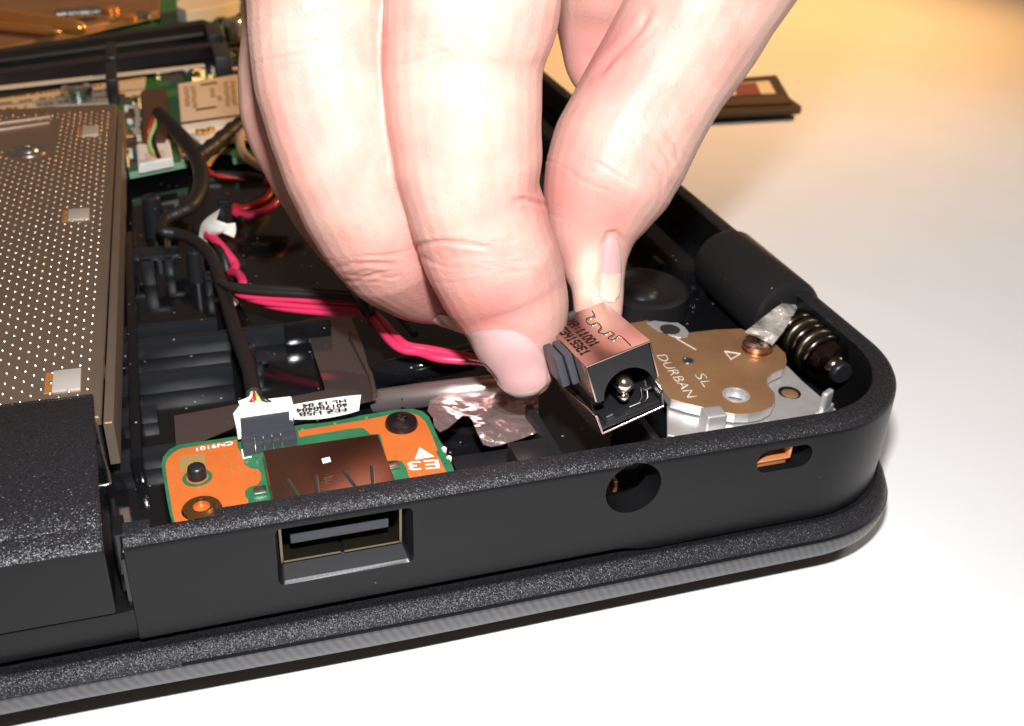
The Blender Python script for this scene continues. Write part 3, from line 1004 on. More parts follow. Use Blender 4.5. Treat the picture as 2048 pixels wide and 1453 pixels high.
# rounded glossy ridge the foil runs over
bm = NB()
add_tube(bm, catmull([at(752, 804, 1.36), at(830, 793, 1.58), at(910, 783, 1.74), at(1000, 773, 1.80), at(1075, 763, 1.80)], 6), 0.17, 20)
obj('foil_ridge', bm, m_ridge, fl, 60)
bm = NB()
add_tube(bm, catmull([at(748, 752, 1.32), at(800, 742, 1.52), at(860, 730, 1.62), at(940, 714, 1.62)], 6), 0.2, 20)
obj('glossy_ridge', bm, m_inner, lap, 60)
bm = NB()
add_tube(bm, [at(700, 668, 1.44), at(722, 712, 1.50), at(742, 752, 1.56), at(750, 790, 1.60)], 0.03, 8, rfun=lambda t: 1 + 0.2 * math.sin(t * 40))
obj('adhesive_seam', bm, m_seam, tp, 60)

# ------------------------------------------------------------------ hinge at the corner
ZH = 1.98
hin = thing('hinge', 'bronze hinge plate lettered DURBAN SL with a ringed dark barrel at the laptop corner', 'hinge', at(1450, 760, 1.8))
pl_ = [(1240, 650), (1296, 640), (1320, 660), (1355, 678), (1379, 665), (1430, 659), (1482, 657), (1520, 672), (1552, 688), (1571, 706), (1574, 722), (1566, 738), (1545, 747), (1534, 757), (1535, 768), (1549, 784), (1551, 800), (1543, 814), (1524, 824), (1498, 829), (1470, 829), (1440, 824), (1407, 816), (1372, 808), (1342, 799), (1314, 760), (1285, 740)]
bm = px_prism(pl_, ZH, 0.13, 0.012)
plate = obj('hinge_plate', bm, [m_bronze, m_zinc], hin)
for p_ in plate.data.polygons:
    p_.material_index = 0 if p_.normal.z > 0.3 else 1


def disc(name, px, py, z, prof, m, parent, seg=32, sm=35, cap=True):
    bm = NB()
    add_lathe(bm, prof, at(px, py, z), seg=seg, cap=cap)
    return obj(name, bm, m, parent, sm)


hc = NB()
add_lathe(hc, [(0.15, -0.4), (0.15, 0.4)], at(1472, 790, ZH), seg=40)
boolean(plate, [cutter(hc)])
for p_ in plate.data.polygons:
    p_.material_index = 0 if p_.normal.z > 0.3 else 1
disc('plate_hole', 1472, 790, ZH, [(0.152, 0.0), (0.156, 0.012), (0.185, 0.004), (0.186, -0.002)], m_zinc, hin, 40, 35, False)
disc('punch_mark', 1376, 722, ZH, [(0.09, 0.002), (0.085, 0.012), (0.065, 0.010), (0.06, 0.006)], m_pin, hin)
disc('punch_pit', 1377, 722, ZH, [(0.06, 0.002), (0.058, 0.009), (0.03, 0.012)], m_blackink, hin)
p = at(1513, 700, ZH)
bm = NB()
add_lathe(bm, [(0.215, 0.0), (0.22, 0.03), (0.20, 0.035), (0.20, 0.05), (0.215, 0.055), (0.215, 0.085), (0.19, 0.11), (0.1, 0.125), (0.02, 0.127)], p, seg=40)
hs = obj('screw', bm, m_nickel, hin, 30)
bm = NB()
for ang in (0.05, 0.05 + math.pi / 2):
    add_box(bm, -0.10, 0.10, -0.02, 0.02, 0.115, 0.131, mat=Matrix.Translation(p) @ Matrix.Rotation(ang, 4, 'Z'))
obj('cross_recess', bm, m_blackink, hs)
obj('lettering', px_text('DURBAN', (1312, 712), (1374, 796), ZH, 0.155, lift=0.003, depth=0.004, bold=-0.022), m_etch, hin)
obj('lettering', px_text('SL', (1388, 750), (1408, 775), ZH, 0.155, lift=0.003, depth=0.004, bold=-0.022), m_etch, hin)
bm = NB()
tri = [at(1449, 703, ZH + 0.005), at(1481, 708, ZH + 0.005), at(1462, 719, ZH + 0.005), at(1449, 703, ZH + 0.005)]
for q0, q1 in zip(tri, tri[1:]):
    add_tube(bm, [q0, q1], 0.008, 6)
obj('arrow_mark', bm, m_etch, hin)
bm = NB()
add_tube(bm, [at(1354, 678, ZH + 0.004), at(1392, 700, ZH + 0.004)], 0.007, 6)
obj('scratch', bm, m_etch, hin)
# zinc bracket under the plate
br = px_prism([(1255, 690), (1500, 668), (1578, 735), (1605, 762), (1640, 792), (1672, 818), (1660, 835), (1385, 880), (1335, 870), (1335, 800)], ZH - 0.16, 0.08, 0.01)
obj('bracket', br, m_zinc, hin, 40)
obj('washer_tab', px_prism([(1290, 645), (1308, 641), (1340, 645), (1356, 645), (1371, 655), (1379, 666), (1377, 673), (1362, 676), (1344, 672), (1316, 662)], ZH + 0.012, 0.05, 0.012), m_zinc, hin, 40)
disc('washer_hole', 1340, 659, ZH + 0.013, [(0.15, -0.02), (0.15, 0.002), (0.11, 0.004)], m_blackink, hin)
disc('bracket_hole', 1579, 786, ZH - 0.16, [(0.155, 0.0), (0.155, 0.006), (0.135, 0.007)], m_darkmetal, hin)
disc('bracket_rivet', 1580, 788, ZH - 0.155, [(0.12, 0.0), (0.11, 0.004), (0.05, 0.02)], m_bronze, hin)
bm = NB()
q = at(1426, 828, ZH)
add_box(bm, -0.14, 0.14, -0.14, 0.10, -0.2, 0.055, 0.03, 3, mat=Matrix.Translation(q) @ Matrix.Rotation(-0.05, 4, 'Z'))
obj('bent_clip', bm, m_zinc, hin, 40)
bm = NB()
q = at(1650, 810, ZH)
add_box(bm, -0.10, 0.10, -0.045, 0.045, -0.3, 0.22, 0.04, 3, mat=Matrix.Translation(q) @ Matrix.Rotation(0.5, 4, 'Z'))
add_box(bm, -0.2, 0.2, -0.05, 0.04, -0.3, -0.04, 0.03, 3, mat=Matrix.Translation(q) @ Matrix.Rotation(0.5, 4, 'Z'))
obj('upright_tab', bm, m_zinc, hin, 40)
# spring barrel along the rear edge
bx, bz = 8.63, 1.90
bm = NB()
add_lathe(bm, [(0.10, 0), (0.16, 0.0), (0.19, 0.03), (0.20, 0.08), (0.24, 0.10), (0.30, 0.13), (0.31, 0.3), (0.20, 0.31), (0.20, 1.4)], (bx, 1.72, bz), (0, 1, 0), seg=40)
bar = obj('barrel', bm, m_gunmetal, hin, 40)
for k in range(5):
    yy = 2.06 + k * 0.165
    bm = NB()
    add_lathe(bm, [(0.2, 0.0), (0.33, 0.01), (0.355, 0.04), (0.355, 0.09), (0.33, 0.12), (0.2, 0.13)], (bx, yy, bz), (0, 1, 0), seg=40, cap=False)
    obj('ring', bm, m_gunmetal if k % 2 == 0 else m_shellin, bar, 50)
bm = NB()
add_lathe(bm, [(0.05, -0.10), (0.14, -0.10), (0.16, -0.08), (0.16, 0.02)], (bx, 1.72, bz), (0, 1, 0), seg=32)
obj('barrel_end', bm, m_black, bar, 40)
# crumpled clear film between the plate and the barrel
fm = sheet('clear_film', [(1490, 664), (1520, 640), (1548, 618), (1575, 600), (1600, 605), (1590, 625), (1575, 650), (1560, 672), (1545, 690), (1520, 676)],
           lambda p: 2.16 + 0.07 * math.sin(p.x * 7 + p.y * 3) + 0.05 * math.sin(p.y * 9), m_film)
tag(fm, 'crumpled clear film wrapped from the bronze hinge plate to its barrel', 'film')

# copper bracket behind the lock slot
slot_part = NB()
add_box(slot_part, SLX - 0.60, SLX + 0.20, 0.42, 0.47, 1.5, 2.08, 0.01)
add_box(slot_part, SLX - 0.37, SLX + 0.13, 0.06, 0.42, 1.895, 1.925, 0.008)
add_box(slot_part, SLX + 0.09, SLX + 0.13, 0.06, 0.42, 1.927, 2.08, 0.008)
add_box(slot_part, SLX - 0.36, SLX + 0.10, 0.10, 0.14, 1.80, 1.893, 0.006)
obj('lock_bracket', slot_part, m_bracket, hin, 40)
bm = NB()
add_box(bm, HX - 0.07, HX - 0.02, 0.36, 0.7, HZ - 0.33, HZ - 0.16, 0.01)
obj('socket_contact', bm, m_bronze, lap)

# ------------------------------------------------------------------ round speaker
p = at(1285, 585, 1.55)
spk = thing('speaker', 'round black rubber-rimmed speaker in the tray just behind the thumb', 'speaker', p)
bm = NB()
add_lathe(bm, [(0.30, 0.0), (0.42, 0.03), (0.55, 0.04), (0.60, 0.10), (0.68, 0.12), (0.76, 0.08), (0.78, -0.25)], p, seg=56)
obj('rubber_rim', bm, m_rubber, spk, 50)
bm = NB()
add_lathe(bm, [(0.31, -0.02), (0.27, 0.04), (0.15, 0.09), (0.02, 0.10)], p, seg=40)
obj('dust_cap', bm, m_black, spk, 50)

# ------------------------------------------------------------------ motherboard
ZM = 1.65
mb = thing('motherboard', 'blurred green motherboard with memory slots at the back of the laptop', 'circuit board', at(300, 200, ZM - 0.15))
q = [at(258, 345, ZM), at(374, 322, ZM), at(374, 300, ZM), at(505, 285, ZM)]
pts = [Vector((-16, q[0].y + 1.6, ZM)), Vector((q[0].x - 0.10, q[0].y + 1.6, ZM)), q[0], q[1], Vector((q[1].x, q[1].y + 0.6, ZM)), Vector((q[1].x + 0.9, q[1].y + 0.6, ZM)), Vector((q[1].x + 0.9, q[1].y, ZM)), Vector((5.6, q[1].y, ZM)), Vector((5.6, 37, ZM)), Vector((-16, 37, ZM))]
bm = NB()
add_prism(bm, pts, 0.14)
b_ = obj('circuit_board', bm, [m_mobo, m_edge], mb)
for p_ in b_.data.polygons:
    p_.material_index = 0 if abs(p_.normal.z) > 0.5 else 1
# memory slots: two long bars each, with a row of contacts between


def bar(parent, name, a_, c_, z, wd, h, m):
    p0, p1 = at(*a_, z), at(*c_, z)
    d = (p1 - p0).normalized()
    n_ = Vector((-d.y, d.x, 0)) * wd
    bm = NB()
    add_prism(bm, [p0, p1, p1 + n_, p0 + n_], h, 0.03)
    return obj(name, bm, m, parent, 40)


for (a1, c1_, a2, c2_, pn0, pn1, mp_) in (((-90, 133), (418, 60), (-90, 120), (424, 45), (-90, 131), (405, 67), m_pin), ((-90, 176), (432, 102), (-90, 160), (434, 92), (-90, 184), (408, 130), m_cream)):
    s_ = bar(mb, 'memory_slot', a1, c1_, 2.05, 0.55, 0.4, m_slotbar)
    bar(s_, 'slot_bar', a2, c2_, 2.22, 0.45, 0.3, m_slotbar)
    bm = NB()
    p0, p1 = at(*pn0, 2.1), at(*pn1, 2.1)
    n_ = 150
    for k in range(n_):
        pp = p0.lerp(p1, k / (n_ - 1))
        add_box(bm, pp.x - 0.018, pp.x + 0.018, pp.y - 0.06, pp.y + 0.06, 2.045, 2.11)
    obj('contact_row', bm, mp_, s_, kind='stuff')
    p = at(c1_[0] + 2, c1_[1] - 4, 2.25)
    bm = NB()
    add_box(bm, p.x - 0.12, p.x + 0.28, p.y - 0.9, p.y + 0.5, 1.6, 2.28, 0.05)
    obj('slot_latch', bm, m_conn, s_, 40)
    p = at(222, a1[1] * 0.56 + c1_[1] * 0.44 - 4, 2.25)
    bm = NB()
    add_box(bm, p.x - 0.12, p.x + 0.12, p.y - 0.9, p.y + 0.5, 1.7, 2.28, 0.04)
    obj('slot_key', bm, m_slotbar, s_, 40)
# labels
lb = obj('sticker', px_prism([(-60, 192), (292, 150), (288, 182), (232, 205), (120, 212), (-60, 238)], ZM + 0.03, 0.03), m_cream, mb)
bm = NB()
for r_ in range(3):
    for k in range(26):
        px, py = 2 + k * 10 + rng.uniform(-2, 2), 196 + r_ * 12 - k * 1.25
        if px < 225 and rng.random() < 0.85:
            p0 = at(px, py, ZM + 0.034)
            add_box(bm, p0.x - 0.03 - 0.05 * rng.random(), p0.x + 0.03, p0.y - 0.07, p0.y + 0.07, ZM + 0.03, ZM + 0.036)
obj('print_marks', bm, m_patch, lb, kind='stuff')
# standoff with screw
p = at(158, 203, ZM)
bm = NB()
add_lathe(bm, [(0.30, 0.0), (0.30, 0.25), (0.34, 0.26), (0.34, 0.34), (0.27, 0.36), (0.2, 0.33), (0.05, 0.33)], p, seg=36)
obj('standoff', bm, m_steel, mb, 35)
# brown connector block and white connectors at the front edge
obj('connector_block', px_prism([(281, 182), (333, 174), (338, 230), (330, 280), (284, 282)], ZM + 0.25, 0.25, 0.03), m_chip, mb, 40)
wc = obj('white_connector', px_prism([(272, 288), (338, 277), (346, 316), (276, 330)], ZM + 0.18, 0.18, 0.03), m_white, mb, 40)
obj('connector_recess', px_prism([(290, 306), (328, 300), (332, 316), (294, 322)], ZM + 0.19, 0.02), m_cream, wc)
obj('white_connector', px_prism([(352, 275), (372, 272), (380, 308), (362, 312)], ZM + 0.12, 0.12, 0.02), m_white, mb, 40)
obj('white_connector', px_prism([(268, 205), (278, 204), (282, 270), (270, 272)], ZM + 0.14, 0.14, 0.02), m_cream, mb, 40)
obj('port_block', px_prism([(352, 0), (470, -20), (478, 2), (430, 14), (372, 22), (352, 14)], ZM + 0.4, 0.4, 0.03), m_white, mb, 40)
p = at(470, 88, ZM)
bm = NB()
add_lathe(bm, [(0.30, 0.0), (0.30, 0.06), (0.26, 0.10), (0.28, 0.14), (0.28, 0.62), (0.25, 0.66), (0.1, 0.66)], p, seg=32)
cp_ = obj('capacitor', bm, m_cap, mb, 40)
# small parts: dozens of tiny chips, too small to tell apart
for m_, n_, nm in ((m_chip, 120, 'small_chips'), (m_white, 60, 'small_capacitors'), (m_gold, 60, 'solder_pads')):
    bm = NB()
    for k in range(n_):
        px, py = rng.uniform(425, 560), rng.uniform(0, 165)
        if rng.random() < 0.35:
            px, py = rng.uniform(232, 300), rng.uniform(200, 330)
        if rng.random() < 0.15:
            px, py = rng.uniform(300, 440), rng.uniform(130, 160)
        p = at(px, py, ZM)
        if p.y < q[0].y + 0.3:
            continue
        s = rng.uniform(0.04, 0.13)
        add_box(bm, p.x - s, p.x + s, p.y - s * rng.uniform(0.5, 1.5), p.y + s, ZM, ZM + s * rng.uniform(0.6, 1.4))
    obj(nm, bm, m_, mb, kind='stuff')

# ------------------------------------------------------------------ wireless card with its label
wl = thing('wireless_card', 'cream labelled metal wireless card beside the fingers on the green board', 'circuit card', at(420, 220, ZM))
obj('metal_can', px_prism([(355, 168), (540, 138), (550, 228), (362, 252)], ZM + 0.30, 0.16, 0.02), m_cream, wl, 40)
obj('can_edge', px_prism([(360, 245), (548, 219), (549, 223), (361, 250)], ZM + 0.305, 0.10), m_pin, wl)
obj('card_board', px_prism([(360, 252), (552, 226), (560, 280), (400, 283), (372, 262)], ZM + 0.16, 0.06), m_paper, wl)
bm = NB()
for (px, py, lx, ly) in ((372, 190, 4, 42), (386, 188, 4, 46), (424, 192, 3, 20), (452, 180, 3, 50), (465, 178, 3, 50), (440, 208, 4, 14)):
    for k in range(int(ly / 5)):
        p = at(px + rng.uniform(-1.5, 1.5) + k * 0.5, py - 14 + k * 5, ZM + 0.303)
        add_box(bm, p.x - 0.05, p.x + 0.05, p.y - 0.05, p.y + 0.05, ZM + 0.30, ZM + 0.305)
for px in range(404, 436, 4):
    p = at(px, 170 - (px - 404) * 0.15, ZM + 0.303)
    add_box(bm, p.x - 0.03, p.x + 0.03, p.y - 0.09, p.y + 0.09, ZM + 0.30, ZM + 0.305)
for px in range(394, 432, 4):
    p = at(px, 220 - (px - 394) * 0.15, ZM + 0.303)
    add_box(bm, p.x - 0.03, p.x + 0.03, p.y - 0.08, p.y + 0.08, ZM + 0.30, ZM + 0.305)
obj('print_marks', bm, m_patch, wl, kind='stuff')
for (px, py) in ((400, 268), (412, 268), (422, 264)):
    disc('antenna_socket', px, py, ZM + 0.16, [(0.09, 0), (0.09, 0.08), (0.05, 0.08), (0.04, 0.03)], m_gold, wl, 16)

# ------------------------------------------------------------------ copper heat sink, far left
hsn = thing('heat_sink', 'copper heat sink plates and pipe beyond the memory slots, far left', 'heat sink', at(100, 40, ZM))
obj('sink_plate', px_prism([(-120, -40), (318, -60), (318, 22), (200, 48), (20, 92), (-120, 110)], ZM + 0.35, 0.2, 0.03), m_sink, hsn, 40)
bm = NB()
add_tube(bm, catmull([at(-60, 24, ZM + 0.6), at(60, 42, ZM + 0.6), at(145, 54, ZM + 0.6), at(172, 58, ZM + 0.6)], 5), 0.2, 14, rfun=lambda t: 1.0 if t < 0.7 else max(0.08, math.cos((t - 0.7) / 0.3 * 1.5)))
obj('heat_pipe', bm, m_copper, hsn, 60)
bm = NB()
add_tube(bm, catmull([at(-60, 46, ZM + 0.5), at(60, 58, ZM + 0.5), at(125, 64, ZM + 0.5)], 5), 0.14, 14, rfun=lambda t: 1.0 if t < 0.7 else max(0.08, math.cos((t - 0.7) / 0.3 * 1.5)))
obj('heat_pipe', bm, m_copper, hsn, 60)
bm = NB()
add_tube(bm, [at(112, 30, ZM + 0.55), at(200, 24, ZM + 0.55)], 0.16, 12)
obj('steel_arm', bm, m_steel, hsn, 60)
for (px, py) in ((222, 24), (258, 40), (286, 36)):
    disc('sink_screw', px, py, ZM + 0.36, [(0.24, 0), (0.24, 0.12), (0.15, 0.16), (0.02, 0.16)], m_copper if px < 280 else m_steel, hsn, 20)

# ------------------------------------------------------------------ memory module lying on the table
ram = thing('memory_module', 'small dark memory module lying on the table beyond the thumb', 'memory module', at(1500, 200, 0.15))
zr_ = 0.28
obj('module_board', px_prism([(1330, 168), (1553, 150), (1580, 196), (1604, 213), (1602, 222), (1330, 236)], zr_, 0.10, 0.01), m_rambody, ram)
lbm = obj('label', px_prism([(1340, 175), (1538, 162), (1552, 187), (1345, 195)], zr_ + 0.012, 0.012), m_ramlabel, ram)
obj('red_print', px_prism([(1467, 168), (1512, 165), (1522, 188), (1474, 192)], zr_ + 0.018, 0.006), m_ramred, lbm)
bm = NB()
for k in range(26):
    p0 = at(1400 + k * 7.6, 221 - k * 0.35, zr_ + 0.005)
    add_box(bm, p0.x - 0.05, p0.x + 0.05, p0.y - 0.16, p0.y + 0.16, zr_, zr_ + 0.012)
obj('contact_row', bm, m_gold, ram, kind='stuff')
obj('chip_row', px_prism([(1340, 200), (1572, 190), (1585, 206), (1340, 216)], zr_ + 0.06, 0.06, 0.02), m_chip, ram, 40)

# ------------------------------------------------------------------ the power jack held in the fingers
JR = np.array([[0.96, 0.028, -0.279], [0.02, 0.986, 0.167], [0.28, -0.166, 0.946]])
U_, s_, V_ = np.linalg.svd(JR)
JR = U_ @ V_
JM = Matrix([list(r_) for r_ in JR]).to_4x4()
JM.translation = Vector((4.483, 0.393, 3.526))
jk = thing('power_jack', 'small metal-cased power jack with centre pin held between finger and thumb', 'power jack', JM.translation)


def jbox(*a_, bev=0.008, bm=None):
    return add_box(bm or NB(), *a_, bev, 2, JM)


def jp(x, y, z):
    return JM @ Vector((x, y, z))


W, D, H = 0.40, 1.415, 0.453
t_ = 0.022
bm = jbox(-W, W, 0.0, D, -t_, 0.0, bev=0.012)
cas = obj('steel_case', bm, m_jackshell, jk, 40)
obj('case_side', jbox(-W, -W + t_, 0.0, D, -H - 0.02, -t_ - 0.001), m_jackshell, jk, 40)
obj('case_side', jbox(W - t_, W, 0.0, D, -H - 0.02, -t_ - 0.001), m_jackshell, jk, 40)
obj('case_back', jbox(-W + t_ + .001, W - t_ - .001, D - t_, D, -H - 0.3, -t_ - 0.001), m_jackshell, jk, 40)
# black body with the round socket
hx, hzz, hr = 0.02, -0.54, 0.315
body = jbox(-W + t_ + 0.004, W - t_ - 0.004, 0.014, D - 0.05, -0.80, -t_ - 0.003, bev=0.012)
bo = obj('black_body', body, m_black, jk)
cb = NB()
add_lathe(cb, [(hr, -0.5), (hr, 1.05)], jp(hx, 0, hzz), JM.to_3x3() @ Vector((0, 1, 0)), 48)
boolean(bo, [cutter(cb)])
cb2 = NB()
add_box(cb2, -W - 0.1, W + 0.1, -0.5, 0.34, -1.2, -0.50, mat=JM)
boolean(bo, [cutter(cb2)])
bo.data.shade_smooth()
bo.data.set_sharp_from_angle(angle=math.radians(30))
# tray in front and under the body
bm = jbox(-W - 0.035, 0.34, -0.06, 0.9, -0.80, -0.77, bev=0.006)
add_box(bm, -0.36, 0.33, -0.045, 0.55, -0.769, -0.735, 0.01, 2, JM)
obj('tray_floor', bm, m_black, jk, 40)


def jprism(pts, nrm, th):
    bm = NB()
    a0 = [bm.verts.new(jp(*p)) for p in pts]
    off = JM.to_3x3() @ (Vector(nrm) * th)
    a1 = [bm.verts.new(v.co + off) for v in a0]
    n = len(pts)
    bm.faces.new(a0)
    bm.faces.new(a1[::-1])
    for k in range(n):
        bm.faces.new((a0[k], a0[(k + 1) % n], a1[(k + 1) % n], a1[k]))
    return bm


obj('tray_side', jprism([(-W - 0.05, -0.08, -0.83), (-W - 0.065, -0.09, -0.60), (-W - 0.06, 0.20, -0.62), (-W - 0.06, 0.62, -0.70), (-W - 0.06, 1.35, -0.80), (-W - 0.05, 1.35, -0.95), (-W - 0.05, 0.3, -0.95)], (1, 0, 0), 0.022), m_jackshell, jk)
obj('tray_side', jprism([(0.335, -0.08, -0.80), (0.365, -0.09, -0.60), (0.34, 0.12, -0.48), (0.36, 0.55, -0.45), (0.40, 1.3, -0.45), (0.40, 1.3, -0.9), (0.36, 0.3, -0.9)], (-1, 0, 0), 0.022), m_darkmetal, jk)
rim_pts = [(-W - 0.055, -0.075, -0.60), (-W - 0.045, -0.085, -0.83), (0.335, -0.085, -0.805), (0.365, -0.075, -0.60), (0.345, 0.12, -0.48)]
bm = NB()
add_tube(bm, [jp(*p) for p in rim_pts], 0.013, 8)
obj('tray_rim', bm, m_jackshell, jk, 60)
bm = NB()
add_tube(bm, [jp(-W - 0.055, -0.075, -0.60), jp(-W - 0.05, 0.2, -0.62), jp(-W - 0.05, 0.62, -0.70), jp(-W - 0.05, 1.35, -0.80)], 0.013, 8)
obj('tray_rim', bm, m_jackshell, jk, 60)
for (x_, y_, z_) in ((-0.28, 0.04, -0.72), (0.26, 0.10, -0.62)):
    obj('tray_tab', jbox(x_ - 0.045, x_ + 0.045, y_ - 0.03, y_ + 0.03, z_, z_ + 0.02), m_steel, jk)
for pts in ([(-0.02, 0.05, -0.725), (0.12, 0.05, -0.725)], [(0.16, 0.02, -0.72), (0.22, 0.05, -0.70), (0.26, 0.12, -0.62), (0.27, 0.16, -0.54)], [(0.10, 0.06, -0.725), (0.17, 0.10, -0.70), (0.2, 0.15, -0.6)]):
    bm = NB()
    add_tube(bm, [jp(*p) for p in pts], 0.006, 6)
    obj('wire_trace', bm, m_pin, jk)
# centre pin with rounded head, and the leaf contact below it
ax = JM.to_3x3() @ Vector((0, 1, 0))
bm = NB()
add_lathe(bm, [(0.01, 0.0), (0.05, 0.012), (0.09, 0.04), (0.118, 0.085), (0.125, 0.14), (0.125, 1.0)], jp(hx, 0.04, -0.47), ax, 32)
obj('centre_pin', bm, m_chrome, jk, 60)
bm = NB()
add_lathe(bm, [(0.02, 0.0), (0.05, 0.015), (0.062, 0.05), (0.062, 0.3)], jp(hx - 0.055, 0.05, -0.60), ax, 20)
obj('leaf_contact', bm, m_chrome, jk, 60)
# side knob in two halves
obj('side_knob', jbox(-W - 0.10, -W - 0.005, 0.42, 0.90, -0.40, 0.00, bev=0.03), m_knob, jk, 40)
obj('side_knob', jbox(-W - 0.21, -W - 0.108, 0.47, 0.93, -0.41, -0.01, bev=0.03), m_knob, jk, 40)
obj('back_clip', jbox(-0.22, 0.02, D + 0.002, D + 0.06, -0.12, 0.012), m_knob, jk)
# seam and dotted marking on top
seam = [(1184, 621), (1188, 632), (1172, 639), (1180, 650), (1194, 646), (1202, 654), (1196, 664), (1208, 668), (1220, 664), (1228, 668), (1216, 676), (1226, 680), (1240, 672), (1262, 692)]
JI = JM.inverted()


def on_top(px, py, z=0.002):
    o_, d_ = JI @ Vector(CAM), JI.to_3x3() @ Vector(ray(px, py))
    return JM @ (o_ + d_ * ((z - o_.z) / d_.z))


bm = NB()
add_tube(bm, catmull([on_top(*q_) for q_ in seam], 4), 0.0055, 6)
obj('case_seam', bm, m_brownink, jk, 60)
bm = NB()
add_tube(bm, catmull([on_top(x_ + 2, y_ + 2) for x_, y_ in seam], 4), 0.004, 6)
obj('case_seam', bm, m_pin, jk, 60)
FONT5 = {'M': (17, 27, 21, 17, 17), 'A': (14, 17, 31, 17, 17), ':': (0, 4, 0, 4, 0), '1': (4, 12, 4, 4, 14), '0': (14, 17, 17, 17, 14), 'I': (14, 4, 4, 4, 14), 'C': (15, 16, 16, 16, 15), '3': (30, 1, 14, 1, 30), '4': (18, 18, 31, 2, 2), '9': (14, 17, 15, 1, 14), 'E': (31, 16, 30, 16, 31), '5': (31, 16, 30, 1, 30), '-': (0, 0, 14, 0, 0), ' ': (0,) * 5}
bm = NB()
for line, xb in (('MA:11001', -0.17), ('1C34193E1', -0.33)):
    for ci, ch in enumerate(line):
        for r_, bits in enumerate(FONT5[ch]):
            for c_ in range(5):
                if bits >> (4 - c_) & 1:
                    y_ = 1.25 - ci * 0.112 - c_ * 0.0195 + rng.normal(0, 0.002)
                    x_ = xb + (4 - r_) * 0.024 + rng.normal(0, 0.002)
                    add_box(bm, x_ - 0.0135, x_ + 0.0135, y_ - 0.0105, y_ + 0.0105, -0.002, 0.004, mat=JM)
obj('dot_lettering', bm, m_brownink, jk, kind='stuff')

# ------------------------------------------------------------------ the hand
CHAINS = {
    'index': [(945, -420, 190, 11.0, 1.0), (945, -250, 192, 10.9, 1.0), (945, -120, 186, 10.9, 1.0), (945, 0, 178, 11.0, 1.0), (930, 90, 166, 11.2, 1.0), (926, 150, 160, 11.3, 1.0), (928, 230, 156, 11.4, 1.0), (935, 330, 149, 11.6, 1.0), (945, 395, 137, 11.75, 1.0), (962, 450, 136, 11.95, 1.0), (982, 510, 135, 12.15, 1.0),
              (1008, 572, 128, 12.4, 0.95), (1030, 635, 110, 12.55, 0.92), (1039, 690, 90, 12.65, 0.9), (1049, 734, 65, 12.7, 0.85)],
    'middle': [(650, -420, 175, 11.7, 1.0), (645, -250, 170, 11.5, 1.0), (642, -120, 160, 11.4, 1.0), (642, 0, 150, 11.5, 1.0), (644, 80, 146, 11.6, 1.0), (656, 180, 144, 11.75, 1.0), (690, 290, 141, 11.95, 1.0), (722, 370, 137, 12.2, 1.0), (752, 440, 130, 12.5, 1.0), (786, 505, 116, 12.9, 1.0),
               (826, 555, 92, 13.3, 0.95), (862, 592, 68, 13.6, 0.9), (892, 618, 40, 13.8, 0.85)],
    'ring': [(600, -300, 120, 13.0, 1.0), (595, -60, 110, 13.0, 1.0), (590, 60, 104, 13.1, 1.0), (578, 160, 101, 13.2, 1.0), (584, 240, 96, 13.3, 1.0), (612, 320, 88, 13.5, 1.0), (650, 400, 80, 13.8, 1.0), (690, 470, 70, 14.0, 1.0), (730, 520, 55, 14.2, 1.0)],
    'thumb': [(1560, -330, 190, 12.20, 1.0), (1480, -130, 168, 12.50, 1.0), (1412, 0, 150, 12.70, 1.0), (1370, 75, 143, 12.85, 1.0), (1325, 150, 138, 13.00, 1.0), (1275, 235, 136, 13.10, 1.0), (1240, 305, 139, 13.15, 1.0), (1213, 370, 131, 13.20, 1.0), (1195, 425, 110, 13.25, 0.95), (1186, 475, 88, 13.30, 0.9), (1188, 525, 68, 13.35, 0.85),
              (1194, 575, 54, 13.40, 0.85), (1196, 625, 49, 13.40, 0.85), (1194, 665, 40, 13.40, 0.8), (1192, 690, 22, 13.40, 0.8)],
    'web': [(1230, -260, 170, 13.2, 1.0), (1215, -60, 120, 13.7, 1.0), (1200, 40, 92, 14.0, 1.0), (1187, 110, 66, 14.1, 1.0), (1177, 160, 40, 14.1, 1.0), (1172, 185, 16, 14.1, 1.0)],
    'palm_low': [(520, -330, 190, 12.30, 1.0), (760, -340, 230, 11.90, 1.0), (1050, -350, 240, 12.10, 1.0), (1350, -340, 230, 12.70, 1.0), (1560, -330, 190, 12.90, 1.0)],
    'palm': [(900, -330, 300, 12.20, 0.9), (1010, -520, 420, 12.50, 0.75), (1080, -800, 430, 12.90, 0.7), (1120, -1100, 360, 13.30, 0.75), (1150, -1500, 330, 13.70, 0.8)],
}


